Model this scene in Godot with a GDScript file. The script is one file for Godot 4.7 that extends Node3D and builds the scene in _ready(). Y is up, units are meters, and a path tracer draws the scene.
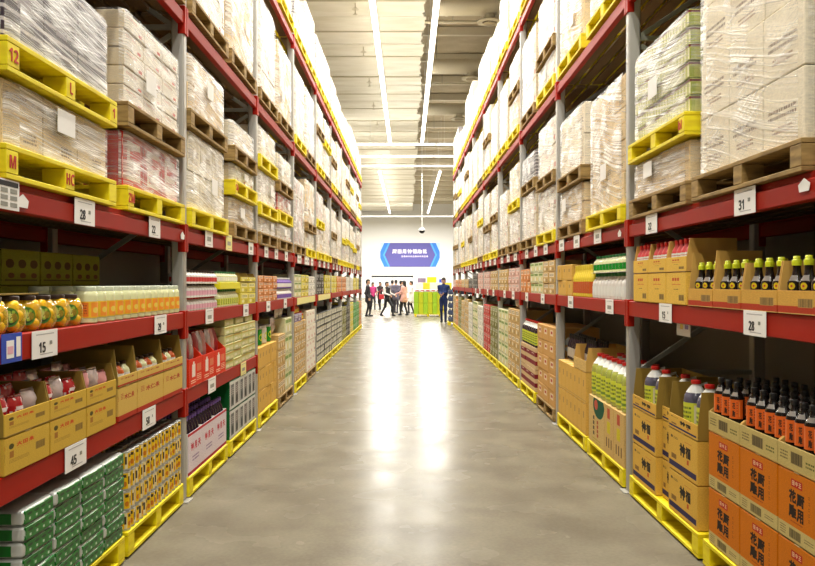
extends Node3D
# A warehouse-store aisle between two tall pallet racks. Metres, y up; the aisle runs along -z.
# d below always means distance along the aisle (d = -z).

const FOCAL := 806.0            # focal length in pixels of the 815 x 566 frame
const EYE := 1.55
const EXPOSURE := 1.38
const POWER := 7.6
const GLOW := 6.0
const UPLIGHT := 0.03  # share of power for the added upward lamps
const LAMP_Y := 7.9
const XL := 1.575               # front plane of the jar rack, x = -XL
const XR := 1.628               # front plane of the sauce rack, x = +XR
const BAYL := 2.74
const BAYR := 2.85
const DL := 2.99                # first upright of the jar rack
const DR := 3.14                # first upright of the sauce rack
const LVL := {1: 0.79, 2: 1.344, 3: 1.959, 4: 3.50, 5: 4.99}
const LVR := {2: 1.418, 3: 2.009, 4: 3.74, 5: 5.38}
const ORD := ["first", "second", "third", "fourth", "fifth", "sixth", "seventh", "eighth", "ninth", "tenth", "eleventh", "twelfth", "thirteenth", "fourteenth", "fifteenth", "sixteenth", "seventeenth", "eighteenth", "nineteenth", "twentieth"]

var M := {}
var used := {}
var cache := {}
var rng := RandomNumberGenerator.new()
var font: SystemFont


# ------------------------------------------------------------------ mesh builder
class MB:
	var v := PackedVector3Array()
	var n := PackedVector3Array()
	var uv := PackedVector2Array()
	var c := PackedColorArray()
	var idx := PackedInt32Array()

	func vert(p: Vector3, nn: Vector3, t := Vector2.ZERO, col := Color.WHITE) -> int:
		v.append(p); n.append(nn); uv.append(t); c.append(col)
		return v.size() - 1

	func tri(a: int, b: int, d: int) -> void:
		var f := (v[b] - v[a]).cross(v[d] - v[a])
		if f.dot(n[a] + n[b] + n[d]) > 0.0:
			idx.append(a); idx.append(d); idx.append(b)
		else:
			idx.append(a); idx.append(b); idx.append(d)

	func quad(a: int, b: int, d: int, e: int) -> void:
		tri(a, b, d); tri(a, d, e)

	func face(p: Array, nn: Vector3, t := []) -> void:
		var k := []
		for i in p.size():
			k.append(vert(p[i], nn, t[i] if t.size() else Vector2(0.75, 0.5)))
		for i in range(1, p.size() - 1):
			tri(k[0], k[i], k[i + 1])

	# bevelled box, centre o, size s; x faces take the left half of the texture, the others the right half
	func bev(o: Vector3, s: Vector3, b := 0.004) -> void:
		var h := s * 0.5
		b = minf(b, minf(h.x, minf(h.y, h.z)) * 0.45)
		var at := {}
		for sx in [-1, 1]:
			for sy in [-1, 1]:
				for sz in [-1, 1]:
					for ax in 3:
						var p := Vector3(sx * (h.x - b), sy * (h.y - b), sz * (h.z - b))
						var nn := Vector3.ZERO
						var t := Vector2.ZERO
						if ax == 0:
							p.x = sx * h.x; nn.x = sx
							t = Vector2(0.25 - 0.5 * sx * p.z / s.z, 0.5 - p.y / s.y)
						elif ax == 1:
							p.y = sy * h.y; nn.y = sy
							t = Vector2(0.75 + 0.5 * p.z / s.z, 0.5 + p.x / s.x)
						else:
							p.z = sz * h.z; nn.z = sz
							t = Vector2(0.75 + 0.5 * sz * p.x / s.x, 0.5 - p.y / s.y)
						at[[sx, sy, sz, ax]] = vert(o + p, nn, t)
		for q in [-1, 1]:
			quad(at[[q, -1, -1, 0]], at[[q, 1, -1, 0]], at[[q, 1, 1, 0]], at[[q, -1, 1, 0]])
			quad(at[[-1, q, -1, 1]], at[[1, q, -1, 1]], at[[1, q, 1, 1]], at[[-1, q, 1, 1]])
			quad(at[[-1, -1, q, 2]], at[[1, -1, q, 2]], at[[1, 1, q, 2]], at[[-1, 1, q, 2]])
			for r in [-1, 1]:
				quad(at[[q, r, -1, 0]], at[[q, r, 1, 0]], at[[q, r, 1, 1]], at[[q, r, -1, 1]])
				quad(at[[q, -1, r, 0]], at[[q, 1, r, 0]], at[[q, 1, r, 2]], at[[q, -1, r, 2]])
				quad(at[[-1, q, r, 1]], at[[1, q, r, 1]], at[[1, q, r, 2]], at[[-1, q, r, 2]])
				for w in [-1, 1]:
					tri(at[[q, r, w, 0]], at[[q, r, w, 1]], at[[q, r, w, 2]])

	# profile: [r, y] pairs from bottom to top
	func lathe(prof: Array, seg := 16, o := Vector3.ZERO, squash := 1.0) -> void:
		var m := prof.size()
		var y0: float = prof[0][1]
		var y1: float = prof[m - 1][1]
		var base := v.size()
		for i in m:
			var pa: Array = prof[maxi(i - 1, 0)]
			var pb: Array = prof[mini(i + 1, m - 1)]
			var tx: float = pb[0] - pa[0]
			var ty: float = pb[1] - pa[1]
			for j in seg + 1:
				var a := TAU * j / seg
				var dir := Vector3(cos(a), 0, sin(a))
				var nn := (dir * ty - Vector3.UP * tx)
				if nn.length() < 1e-6:
					nn = dir
				var r: float = prof[i][0]
				vert(o + Vector3(dir.x * r, prof[i][1], dir.z * r * squash), nn.normalized(), Vector2(float(j) / seg, 1.0 - (prof[i][1] - y0) / maxf(y1 - y0, 1e-5)))
		for i in m - 1:
			for j in seg:
				var k := base + i * (seg + 1) + j
				quad(k, k + 1, k + seg + 2, k + seg + 1)
		for e in [0, m - 1]:
			var r: float = prof[e][0]
			if r > 1e-4:
				var nn := Vector3.DOWN if e == 0 else Vector3.UP
				var ctr := vert(o + Vector3(0, prof[e][1], 0), nn)
				var ring := []
				for j in seg:
					var a := TAU * j / seg
					ring.append(vert(o + Vector3(cos(a) * r, prof[e][1], sin(a) * r * squash), nn))
				for j in seg:
					tri(ctr, ring[j], ring[(j + 1) % seg])

	# curved patch on a cylinder of radius r about y, centred on +x; ell cuts it to an ellipse
	func patch(r: float, y0: float, y1: float, ang: float, ell := false, seg := 8, r1 := -1.0, turn := 0.0) -> void:
		if r1 < 0.0:
			r1 = r
		if ell:
			var k := []
			var ctr := vert(Vector3(cos(turn) * r, (y0 + y1) * 0.5, sin(turn) * r), Vector3(cos(turn), 0, sin(turn)), Vector2(0.5, 0.5))
			for j in 20:
				var t := TAU * j / 20
				var a := cos(t) * ang * 0.5 + turn
				var y := (y0 + y1) * 0.5 + sin(t) * (y1 - y0) * 0.5
				k.append(vert(Vector3(cos(a) * r, y, sin(a) * r), Vector3(cos(a), 0, sin(a)), Vector2(0.5 - cos(t) * 0.5, 0.5 - sin(t) * 0.5)))
			for j in 20:
				tri(ctr, k[j], k[(j + 1) % 20])
			return
		var base := v.size()
		for j in seg + 1:
			var a := -ang * 0.5 + ang * j / seg + turn
			var dir := Vector3(cos(a), 0, sin(a))
			vert(dir * r + Vector3.UP * y0, dir, Vector2(1.0 - float(j) / seg, 1))
			vert(dir * r1 + Vector3.UP * y1, dir, Vector2(1.0 - float(j) / seg, 0))
		for j in seg:
			var k := base + j * 2
			quad(k, k + 2, k + 3, k + 1)

	func tube(pts: Array, r: float, seg := 8) -> void:
		var m := pts.size()
		var base := v.size()
		for i in m:
			var t: Vector3 = (pts[mini(i + 1, m - 1)] - pts[maxi(i - 1, 0)]).normalized()
			var s := t.cross(Vector3.UP if absf(t.y) < 0.9 else Vector3.RIGHT).normalized()
			var u := s.cross(t)
			for j in seg + 1:
				var a := TAU * j / seg
				var dir := s * cos(a) + u * sin(a)
				vert(pts[i] + dir * r, dir, Vector2(float(j) / seg, float(i) / maxi(m - 1, 1)))
		for i in m - 1:
			for j in seg:
				var k := base + i * (seg + 1) + j
				quad(k, k + 1, k + seg + 2, k + seg + 1)
		for e in [0, m - 1]:
			var t: Vector3 = (pts[1] - pts[0]) if e == 0 else (pts[m - 1] - pts[m - 2])
			var nn := (-t if e == 0 else t).normalized()
			var ctr := vert(pts[e], nn)
			var ring := []
			for j in seg:
				ring.append(vert(v[base + e * (seg + 1) + j], nn))
			for j in seg:
				tri(ctr, ring[j], ring[(j + 1) % seg])

	func add(o: MB, t: Transform3D) -> void:
		var base := v.size()
		for i in o.v.size():
			v.append(t * o.v[i]); n.append((t.basis * o.n[i]).normalized()); uv.append(o.uv[i]); c.append(o.c[i])
		for i in o.idx:
			idx.append(base + i)

	func mesh() -> ArrayMesh:
		var a := []
		a.resize(Mesh.ARRAY_MAX)
		a[Mesh.ARRAY_VERTEX] = v
		a[Mesh.ARRAY_NORMAL] = n
		a[Mesh.ARRAY_TEX_UV] = uv
		a[Mesh.ARRAY_COLOR] = c
		a[Mesh.ARRAY_INDEX] = idx
		var m := ArrayMesh.new()
		m.add_surface_from_arrays(Mesh.PRIMITIVE_TRIANGLES, a)
		return m


# ------------------------------------------------------------------ scene helpers
func numbered(called: String) -> String:
	var k: int = used.get(called, 0)
	used[called] = k + 1
	return called if k == 0 else "%s_%03d" % [called, k]

func tag(o: Node, label: String, category: String, group := "") -> void:
	o.set_meta("label", label)
	o.set_meta("category", category)
	if group:
		o.set_meta("group", group)

func thing(called: String, label: String, category: String, at: Vector3, turn := 0.0, group := "") -> Node3D:
	var o := Node3D.new()
	o.name = numbered(called)
	add_child(o)
	o.position = at
	o.rotation.y = turn
	tag(o, label, category, group)
	return o

func part(called: String, mesh: Mesh, m: Material, parent: Node, at := Vector3.ZERO, rot := Vector3.ZERO) -> MeshInstance3D:
	var o := MeshInstance3D.new()
	o.name = called
	o.mesh = mesh
	o.material_override = m
	o.position = at
	o.rotation = rot
	parent.add_child(o, true)
	return o

func single(called: String, mesh: Mesh, m: Material, label: String, category: String, at: Vector3, turn := 0.0, group := "") -> MeshInstance3D:
	var o := MeshInstance3D.new()
	o.name = numbered(called)
	o.mesh = mesh
	o.material_override = m
	add_child(o)
	o.position = at
	o.rotation.y = turn
	tag(o, label, category, group)
	return o

func struct(called: String, mesh: Mesh, m: Material, at := Vector3.ZERO) -> MeshInstance3D:
	var o := MeshInstance3D.new()
	o.name = called
	o.mesh = mesh
	o.material_override = m
	o.position = at
	o.set_meta("kind", "structure")
	add_child(o, true)
	return o

# box with its base at y = 0
func bx(sx: float, sy: float, sz: float, b := 0.004) -> ArrayMesh:
	var key := "%.3f,%.3f,%.3f,%.3f" % [sx, sy, sz, b]
	if not cache.has(key):
		var m := MB.new()
		m.bev(Vector3(0, sy * 0.5, 0), Vector3(sx, sy, sz), b)
		cache[key] = m.mesh()
	return cache[key]

func keep(key: String, make: Callable) -> ArrayMesh:
	if not cache.has(key):
		var m := MB.new()
		make.call(m)
		cache[key] = m.mesh()
	return cache[key]

func mat(col: Color, rough := 0.7, metal := 0.0, tex: Texture2D = null, spec := 0.5) -> StandardMaterial3D:
	var m := StandardMaterial3D.new()
	m.albedo_color = col
	m.roughness = rough
	m.metallic = metal
	m.metallic_specular = spec
	if tex:
		m.albedo_texture = tex
	return m

func c8(r: int, g: int, b: int) -> Color:
	return Color(r / 255.0, g / 255.0, b / 255.0)

func dl(px: float) -> float:      # aisle distance of a picture column on the jar rack's front plane
	return FOCAL * XL / (407.5 - px)

func dr(px: float) -> float:
	return FOCAL * XR / (px - 407.5)

# side -1: jar rack, +1: sauce rack.  Things are built facing +x.
func face_of(side: int) -> float:
	return 0.0 if side < 0 else PI

func spot(side: int, d0: float, d1: float, y: float, depth: float, inset := 0.0) -> Vector3:
	var xf := XL if side < 0 else XR
	return Vector3(side * (xf + inset - 0.010 + depth * 0.5), y, -(d0 + d1) * 0.5)

func rack_word(side: int) -> String:
	return "jar rack" if side < 0 else "sauce rack"


# ------------------------------------------------------------------ painting
const GLYPH := {
	"flower": [[10, 20, 90, 20], [33, 8, 33, 32], [67, 8, 67, 32], [38, 38, 12, 66], [28, 54, 28, 95], [85, 45, 55, 68], [55, 40, 55, 85, 62, 92, 90, 92, 92, 78]],
	"carve": [[12, 15, 12, 70, 5, 92], [12, 15, 45, 15, 45, 92], [20, 30, 38, 30], [29, 22, 29, 45], [18, 45, 40, 45], [20, 58, 20, 78, 37, 78, 37, 58, 20, 58], [62, 8, 50, 40], [57, 30, 57, 95], [57, 32, 95, 32], [57, 50, 92, 50], [57, 68, 92, 68], [57, 90, 97, 90], [75, 30, 75, 90]],
	"kitchen": [[12, 12, 92, 12], [16, 12, 14, 60, 4, 95], [25, 26, 55, 26], [28, 36, 28, 54, 52, 54, 52, 36, 28, 36], [30, 64, 36, 76], [50, 62, 46, 76], [22, 82, 58, 78], [62, 36, 95, 36], [82, 22, 82, 92, 74, 88], [66, 50, 72, 62]],
	"use": [[18, 10, 18, 65, 6, 94], [18, 10, 82, 10, 82, 94, 72, 90], [18, 36, 82, 36], [18, 62, 82, 62], [50, 10, 50, 94]],
	"spirit": [[22, 8, 30, 18], [8, 26, 42, 26, 10, 58], [26, 44, 26, 95], [30, 48, 42, 60], [52, 26, 52, 68], [52, 26, 92, 26, 92, 68], [52, 47, 92, 47], [52, 68, 92, 68], [72, 6, 72, 98]],
	"luck": [[22, 8, 30, 18], [8, 26, 42, 26, 10, 58], [26, 44, 26, 95], [52, 10, 94, 10], [58, 20, 58, 38, 90, 38, 90, 20, 58, 20], [52, 50, 52, 94, 94, 94, 94, 50, 52, 50], [73, 50, 73, 94], [52, 72, 94, 72]],
	"big": [[10, 35, 90, 35], [50, 8, 48, 50, 10, 95], [50, 45, 92, 95]],
	"heaven": [[18, 15, 82, 15], [8, 45, 92, 45], [50, 15, 46, 55, 8, 95], [50, 48, 92, 95]],
	"king": [[15, 12, 85, 12], [20, 50, 80, 50], [8, 92, 92, 92], [50, 12, 50, 92]],
	"wood": [[8, 32, 92, 32], [50, 5, 50, 96], [48, 34, 8, 78], [52, 34, 92, 78]],
	"kernel": [[30, 8, 10, 50], [22, 35, 22, 95], [45, 25, 88, 25], [40, 85, 94, 85]],
	"field": [[12, 12, 12, 92, 88, 92, 88, 12, 12, 12], [50, 12, 50, 92], [12, 52, 88, 52]],
	"middle": [[15, 25, 15, 62, 85, 62, 85, 25, 15, 25], [50, 5, 50, 96]],
	"rice": [[50, 5, 50, 96], [8, 48, 92, 48], [25, 12, 36, 34], [76, 12, 64, 34], [46, 50, 10, 88], [54, 50, 90, 88]],
}

func stroke(im: Image, a: Vector2, b: Vector2, w: float, col: Color) -> void:
	var steps := int(a.distance_to(b) / maxf(w * 0.4, 0.7)) + 1
	var k := maxi(1, int(round(w)))
	for i in steps + 1:
		var p := a.lerp(b, float(i) / steps)
		im.fill_rect(Rect2i(int(p.x - k * 0.5), int(p.y - k * 0.5), k, k), col)

func glyph(im: Image, g: String, x: float, y: float, s: float, w: float, col: Color, sx := 1.0) -> void:
	for line in GLYPH[g]:
		for i in range(0, line.size() - 2, 2):
			stroke(im, Vector2(x + line[i] * s * sx / 100.0, y + line[i + 1] * s / 100.0), Vector2(x + line[i + 2] * s * sx / 100.0, y + line[i + 3] * s / 100.0), w, col)

func canvas(w: int, h: int, col: Color) -> Image:
	var im := Image.create(w, h, false, Image.FORMAT_RGBA8)
	im.fill(col)
	return im

func rect(im: Image, x: int, y: int, w: int, h: int, col: Color) -> void:
	im.fill_rect(Rect2i(x, y, w, h), col)

func barcode(im: Image, x: int, y: int, w: int, h: int, bg: Color, fg: Color) -> void:
	rect(im, x, y, w, h, bg)
	var r := RandomNumberGenerator.new()
	r.seed = x * 31 + y
	var k := x + 2
	while k < x + w - 2:
		var t := 1 + r.randi() % 2
		rect(im, k, y + 2, t, h - 5, fg)
		k += t + 1 + r.randi() % 2

func lines(im: Image, x: int, y: int, w: int, n: int, pitch: int, col: Color) -> void:
	var r := RandomNumberGenerator.new()
	r.seed = x * 7 + y * 13 + n
	for i in n:
		var k := x
		while k < x + w:
			var t := 2 + r.randi() % 5
			rect(im, k, y + i * pitch, mini(t, x + w - k), maxi(1, pitch / 2), col)
			k += t + 1 + r.randi() % 2

func oval(im: Image, cx: float, cy: float, rx: float, ry: float, col: Color) -> void:
	for y in range(int(cy - ry), int(cy + ry) + 1):
		var t := 1.0 - pow((y - cy) / ry, 2.0)
		if t > 0.0:
			var half := rx * sqrt(t)
			rect(im, int(cx - half), y, int(half * 2.0) + 1, 1, col)

# paper fibre: light mottling of the whole sheet, so that flat board does not look like plastic
func fibre(im: Image, amount := 0.05, sd := 1) -> void:
	var nz := FastNoiseLite.new()
	nz.seed = sd
	nz.frequency = 0.09
	nz.fractal_octaves = 3
	for y in im.get_height():
		for x in im.get_width():
			var k := 1.0 + amount * 2.0 * nz.get_noise_2d(x, y * 2.5)
			var p := im.get_pixel(x, y)
			im.set_pixel(x, y, Color(p.r * k, p.g * k, p.b * k, p.a))

func tex(im: Image) -> ImageTexture:
	im.generate_mipmaps()
	return ImageTexture.create_from_image(im)

# carton print: left half for the two long faces, right half for ends and top
func print_mat(called: String, col: Color, paint: Callable, rough := 0.75, px := 128, side_col := Color(0, 0, 0, 0)) -> void:
	var im := canvas(px * 2, px, col)
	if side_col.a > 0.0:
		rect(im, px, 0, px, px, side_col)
	paint.call(im, px)
	fibre(im, 0.045, called.hash() % 1000)
	M[called] = mat(Color.WHITE, rough, 0.0, tex(im), 0.3)


# ------------------------------------------------------------------ materials
func noise_img(size: int, sd: int, freq: float, a: Color, b: Color, oct := 4, sx := 1.0, sy := 1.0) -> Image:
	var nz := FastNoiseLite.new()
	nz.seed = sd
	nz.frequency = freq
	nz.fractal_octaves = oct
	var im := Image.create(size, size, false, Image.FORMAT_RGBA8)
	for y in size:
		for x in size:
			# four-way blend so that the sheet tiles
			var u := float(x) / size
			var w := float(y) / size
			var k := nz.get_noise_2d(x * sx, y * sy) * (1 - u) * (1 - w) + nz.get_noise_2d((x - size) * sx, y * sy) * u * (1 - w) + nz.get_noise_2d(x * sx, (y - size) * sy) * (1 - u) * w + nz.get_noise_2d((x - size) * sx, (y - size) * sy) * u * w
			im.set_pixel(x, y, a.lerp(b, clampf(k * 1.3 + 0.5, 0, 1)))
	return im

func film_field(sd: int) -> Image:
	# stretch film: fine taut creases running slantwise across a face, a few slack folds; grey = how much film overlaps
	var nz := FastNoiseLite.new()
	nz.seed = sd
	nz.frequency = 0.016
	nz.fractal_octaves = 3
	var nb := FastNoiseLite.new()
	nb.seed = sd + 9
	nb.frequency = 0.008
	nb.fractal_octaves = 2
	var im := Image.create(384, 384, false, Image.FORMAT_RGBA8)
	for y in 384:
		for x in 384:
			var slope := 0.24 + 0.03 * nb.get_noise_2d(x * 0.3 + 900.0, y * 0.3)
			var s := y + x * slope + 2.0 * nb.get_noise_2d(x, y)
			var along := x - y * slope
			var r := 1.0 - absf(nz.get_noise_2d(along * 0.06, s * 4.6)) * 4.4
			var s2 := y - x * 0.35
			var r2 := 1.0 - absf(nz.get_noise_2d((x + s2 * 0.2) * 0.05 + 700.0, s2 * 3.4)) * 6.0
			var q := nz.get_noise_2d(along * 0.05 + 500.0, s * 7.0)
			var soft := clampf(nb.get_noise_2d(x + 300.0, y) * 1.4 + 0.35, 0, 1)
			var a := 0.10 + 0.62 * pow(clampf(r, 0, 1), 2.0) * (0.25 + 0.75 * soft) + 0.45 * pow(clampf(r2, 0, 1), 2.5) * soft + 0.42 * clampf(q * 1.9 - 0.12, 0, 1) + 0.14 * soft
			a = clampf(a, 0.06, 0.92)
			im.set_pixel(x, y, Color(a, a, a, 1))
	return im

func film_mat(sd: int, k := 1.0) -> StandardMaterial3D:
	var f := film_field(sd)
	# upper half whitened as lamp glare (the long faces); lower half fainter (the ends)
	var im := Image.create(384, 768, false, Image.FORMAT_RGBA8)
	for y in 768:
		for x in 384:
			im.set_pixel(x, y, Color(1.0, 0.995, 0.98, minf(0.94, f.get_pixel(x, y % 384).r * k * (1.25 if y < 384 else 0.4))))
	f.bump_map_to_normal_map(3.0)
	var two := Image.create(384, 768, false, Image.FORMAT_RGBA8)
	two.blit_rect(f, Rect2i(0, 0, 384, 384), Vector2i(0, 0))
	two.blit_rect(f, Rect2i(0, 0, 384, 384), Vector2i(0, 384))
	var m := mat(Color.WHITE, 0.3, 0.0, tex(im), 0.6)
	m.transparency = BaseMaterial3D.TRANSPARENCY_ALPHA
	m.normal_enabled = true
	m.normal_texture = tex(two)
	m.normal_scale = 0.8
	return m

func tri(m: StandardMaterial3D, scale: float, world := true) -> StandardMaterial3D:
	m.uv1_triplanar = true
	m.uv1_world_triplanar = world
	m.uv1_scale = Vector3.ONE * scale
	return m

func make_materials() -> void:
	font = SystemFont.new()
	font.font_names = PackedStringArray(["Droid Sans"])
	font.font_weight = 700
	# --- racks
	M.red = mat(c8(162, 26, 7), 0.5, 0.0, null, 0.3)
	M.grey = mat(c8(176, 174, 168), 0.42, 0.3)
	M.brace = mat(c8(150, 151, 142), 0.5, 0.3)
	M.shade_deck = mat(c8(112, 88, 58), 0.85)
	M.deck = mat(c8(92, 86, 78), 0.6, 0.4)
	# --- pallets
	M.yellow = mat(Color.WHITE, 0.6, 0.0, tex(noise_img(128, 3, 0.05, c8(226, 202, 0), c8(246, 230, 10), 3, 0.5, 2.0)))
	tri(M.yellow, 1.2)
	M.wood = mat(Color.WHITE, 0.75, 0.0, tex(noise_img(128, 5, 0.06, c8(124, 98, 52), c8(180, 148, 88), 4, 0.35, 2.4)))
	tri(M.wood, 1.4)
	M.ink_red = mat(c8(190, 40, 20), 0.7)
	# --- films and plastics
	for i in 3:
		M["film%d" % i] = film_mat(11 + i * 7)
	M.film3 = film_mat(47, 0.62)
	M.clear = mat(Color(0.92, 0.95, 0.93, 0.22), 0.08)
	M.clear.transparency = BaseMaterial3D.TRANSPARENCY_ALPHA
	M.white = mat(c8(236, 234, 228), 0.5)
	M.paper = mat(c8(240, 238, 234), 0.7)
	M.black = mat(c8(20, 18, 18), 0.35)
	M.ink = mat(c8(34, 32, 36), 0.7)
	M.faint = mat(c8(176, 172, 172), 0.7)
	M.blue = mat(c8(30, 70, 180), 0.5)
	M.paleyellow = mat(c8(236, 228, 150), 0.7)
	# --- plain boards
	M.tan = board(c8(208, 172, 92), 21)
	M.tan2 = board(c8(194, 152, 74), 22)
	M.tan3 = board(c8(212, 186, 128), 23)
	M.olive = board(c8(146, 118, 40), 24)
	M.whiteboard = board(c8(232, 226, 214), 25)
	# --- wrapped cartons
	print_mat("load_tan", c8(222, 198, 152), func(im, s):
		rect(im, 0, s / 2 - 3, s, 5, c8(188, 156, 98))
		lines(im, 12, 22, s / 2, 2, 9, c8(120, 96, 70))
		lines(im, s / 2, s - 38, s / 3, 3, 8, c8(96, 76, 58))
		rect(im, s + s / 2 - 6, 0, 12, s, c8(216, 190, 138)))
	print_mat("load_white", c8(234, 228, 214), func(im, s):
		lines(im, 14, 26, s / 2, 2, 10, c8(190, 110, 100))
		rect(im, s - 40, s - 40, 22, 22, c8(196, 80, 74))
		lines(im, s + 20, s - 44, 50, 2, 10, c8(180, 60, 60)), 0.75, 128, c8(210, 192, 158))  # ends and top toned tan, imitating weaker light on the ends
	print_mat("load_red", c8(196, 44, 44), func(im, s):
		rect(im, 26, 18, s - 44, s - 36, c8(236, 226, 216))
		rect(im, 44, 34, s / 2, 26, c8(196, 44, 44))
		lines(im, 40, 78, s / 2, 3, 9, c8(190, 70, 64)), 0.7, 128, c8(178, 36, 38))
	print_mat("load_dark", c8(66, 56, 66), func(im, s):
		for i in 8:
			rect(im, 0, 6 + i * 16, s * 2, 5, c8(206, 198, 196))
		rect(im, s / 3, 20, s / 3, 60, c8(150, 142, 146)), 0.5)
	print_mat("load_lime", c8(176, 178, 90), func(im, s):
		rect(im, 0, 0, s * 2, 26, c8(104, 44, 40))
		for i in 7:
			rect(im, i * 20, 34, 9, s - 44, c8(226, 222, 178))
		for i in 7:
			rect(im, s + i * 20, 34, 9, s - 44, c8(150, 160, 60)), 0.5)
	print_mat("load_mark", c8(228, 220, 204), func(im, s):
		for i in 4:
			rect(im, 10 + i * 30, 14, 14, s - 34, c8(176, 52, 60) if i % 2 == 0 else c8(84, 74, 82)), 0.7, 128, c8(206, 188, 150))  # tan ends again imitate the weaker light there
	print_mat("load_cream", c8(232, 222, 198), func(im, s):
		lines(im, 16, 56, s - 40, 2, 12, c8(120, 100, 84))
		lines(im, 30, 90, s / 2, 2, 8, c8(140, 110, 90)))
	# --- jar rack goods
	print_mat("logo_box", c8(206, 168, 62), func(im, s):
		for i in 3:
			glyph(im, ["big", "field", "rice"][i], 64 + i * 34, 52, 28, 5, c8(204, 78, 34))
		lines(im, 68, 92, 70, 1, 5, c8(210, 110, 50))
		oval(im, 36, 66, 13, 19, c8(84, 76, 34))
		rect(im, 26, 100, 22, 44, c8(166, 112, 46))
		lines(im, 24, 156, 110, 3, 9, c8(158, 124, 50))
		barcode(im, 170, 104, 56, 56, c8(176, 142, 62), c8(112, 88, 42)), 0.72, 256)
	print_mat("nut_box", c8(212, 176, 88), func(im, s):
		rect(im, 0, s - 44, s * 2, 44, c8(176, 50, 30))
		for i in 3:
			glyph(im, ["wood", "kernel", "rice"][i], 80 + i * 46, 60, 42, 7, c8(176, 70, 40))
		lines(im, 30, 50, 34, 4, 12, c8(176, 70, 40))
		lines(im, s + 60, 60, 90, 5, 18, c8(176, 60, 36)), 0.72, 256)
	print_mat("flower_box", c8(150, 148, 40), func(im, s):
		for i in 3:
			oval(im, 26 + i * 40, 50, 13, 16, c8(96, 66, 26))
			oval(im, 30 + i * 38, 92, 10, 10, c8(120, 76, 30))
		rect(im, 10, 106, s - 20, 6, c8(104, 90, 30)))
	print_mat("red_box", c8(220, 50, 14), func(im, s):
		rect(im, 26, 26, 30, 60, c8(240, 226, 214))
		rect(im, 34, 14, 14, 14, c8(240, 226, 214))
		rect(im, 72, 30, 40, 36, c8(222, 120, 84))
		lines(im, 70, 78, 44, 4, 9, c8(244, 220, 190))
		lines(im, 16, 100, 46, 2, 10, c8(250, 230, 200)), 0.6)
	print_mat("white_red_box", c8(222, 208, 214), func(im, s):
		rect(im, 0, 0, s * 2, 9, c8(186, 40, 48))
		rect(im, 0, s - 10, s * 2, 10, c8(170, 30, 48))
		for i in 3:
			glyph(im, ["spirit", "use", "heaven"][i], 22 + i * 32, 34, 24, 4, c8(192, 66, 80))
		lines(im, 34, 76, 60, 2, 10, c8(140, 110, 150)), 0.6)
	print_mat("green_case", c8(206, 206, 200), func(im, s):
		rect(im, 14, 16, 40, s - 32, c8(92, 96, 94))
		rect(im, 74, 16, 40, s - 32, c8(104, 96, 92))
		oval(im, 34, 88, 12, 18, c8(28, 34, 30))
		oval(im, 94, 88, 12, 18, c8(28, 34, 30))
		lines(im, 20, 30, 30, 4, 9, c8(196, 182, 178))
		lines(im, 80, 30, 30, 4, 9, c8(196, 182, 178)), 0.45, 128, c8(16, 92, 44))
	print_mat("noodle_pack", c8(206, 204, 140), func(im, s):
		rect(im, 0, 0, s, 36, c8(176, 182, 70))
		lines(im, 8, 10, s - 16, 2, 12, c8(204, 110, 60))
		oval(im, 40, 78, 24, 20, c8(226, 222, 196))
		oval(im, 96, 82, 20, 18, c8(222, 212, 160))
		lines(im, 20, 106, 90, 2, 10, c8(110, 110, 60)), 0.4)
	print_mat("orange_box", c8(202, 112, 4), func(im, s):
		rect(im, 0, 198, s * 2, 58, c8(196, 176, 112))
		rect(im, 92, 26, 72, 28, c8(176, 34, 26))
		for i in 3:
			glyph(im, ["field", "middle", "king"][i], 98 + i * 21, 31, 17, 3, c8(226, 190, 150))
		glyph(im, "flower", 78, 66, 46, 8, c8(34, 22, 18))
		glyph(im, "kitchen", 130, 70, 46, 8, c8(34, 22, 18))
		glyph(im, "carve", 78, 120, 46, 8, c8(34, 22, 18))
		glyph(im, "use", 130, 124, 46, 8, c8(34, 22, 18))
		lines(im, 88, 178, 78, 1, 8, c8(150, 60, 20))
		for i in 5:
			lines(im, 202, 62 + i * 20, 8, 2, 7, c8(120, 60, 24))
		barcode(im, 78, 208, 76, 36, c8(170, 150, 92), c8(60, 54, 36))
		lines(im, 16, 210, 40, 4, 9, c8(110, 96, 60))
		lines(im, 176, 218, 56, 2, 9, c8(110, 96, 60)), 0.6, 256)
	print_mat("script_box", c8(214, 170, 70), func(im, s):
		rect(im, 8, 196, s - 16, 34, c8(54, 46, 82))
		glyph(im, "spirit", 108, 62, 74, 10, c8(40, 34, 30), 0.62)
		glyph(im, "luck", 160, 66, 66, 9, c8(40, 34, 30), 0.6)
		rect(im, 170, 142, 16, 28, c8(190, 86, 40))
		lines(im, 150, 40, 60, 1, 8, c8(190, 110, 50))
		oval(im, 34, 46, 9, 9, c8(96, 80, 50))
		lines(im, 48, 42, 40, 2, 8, c8(96, 80, 50))
		rect(im, 30, 150, 46, 30, c8(150, 112, 56))
		lines(im, 32, 154, 42, 4, 7, c8(100, 76, 44))
		rect(im, s + 150, 196, 90, 34, c8(54, 46, 82))
		rect(im, s + 120, 0, 12, s, c8(216, 182, 108)), 0.72, 256)
	print_mat("sauce_box", c8(226, 184, 76), func(im, s):
		for i in 3:
			rect(im, 42 + i * 16, 22, 12, 12, c8(196, 80, 40))
		lines(im, 40, 46, 56, 1, 8, c8(206, 110, 50))
		lines(im, 52, 66, 30, 1, 7, c8(120, 90, 40))
		barcode(im, 84, 88, 32, 24, c8(170, 136, 66), c8(84, 70, 40)), 0.7)
	print_mat("soy_tray", c8(208, 160, 70), func(im, s):
		rect(im, 0, s - 40, s * 2, 40, c8(178, 58, 28))
		barcode(im, s / 2 + 6, s / 2 - 20, 48, 50, c8(178, 142, 76), c8(96, 76, 46)), 0.7)
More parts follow.
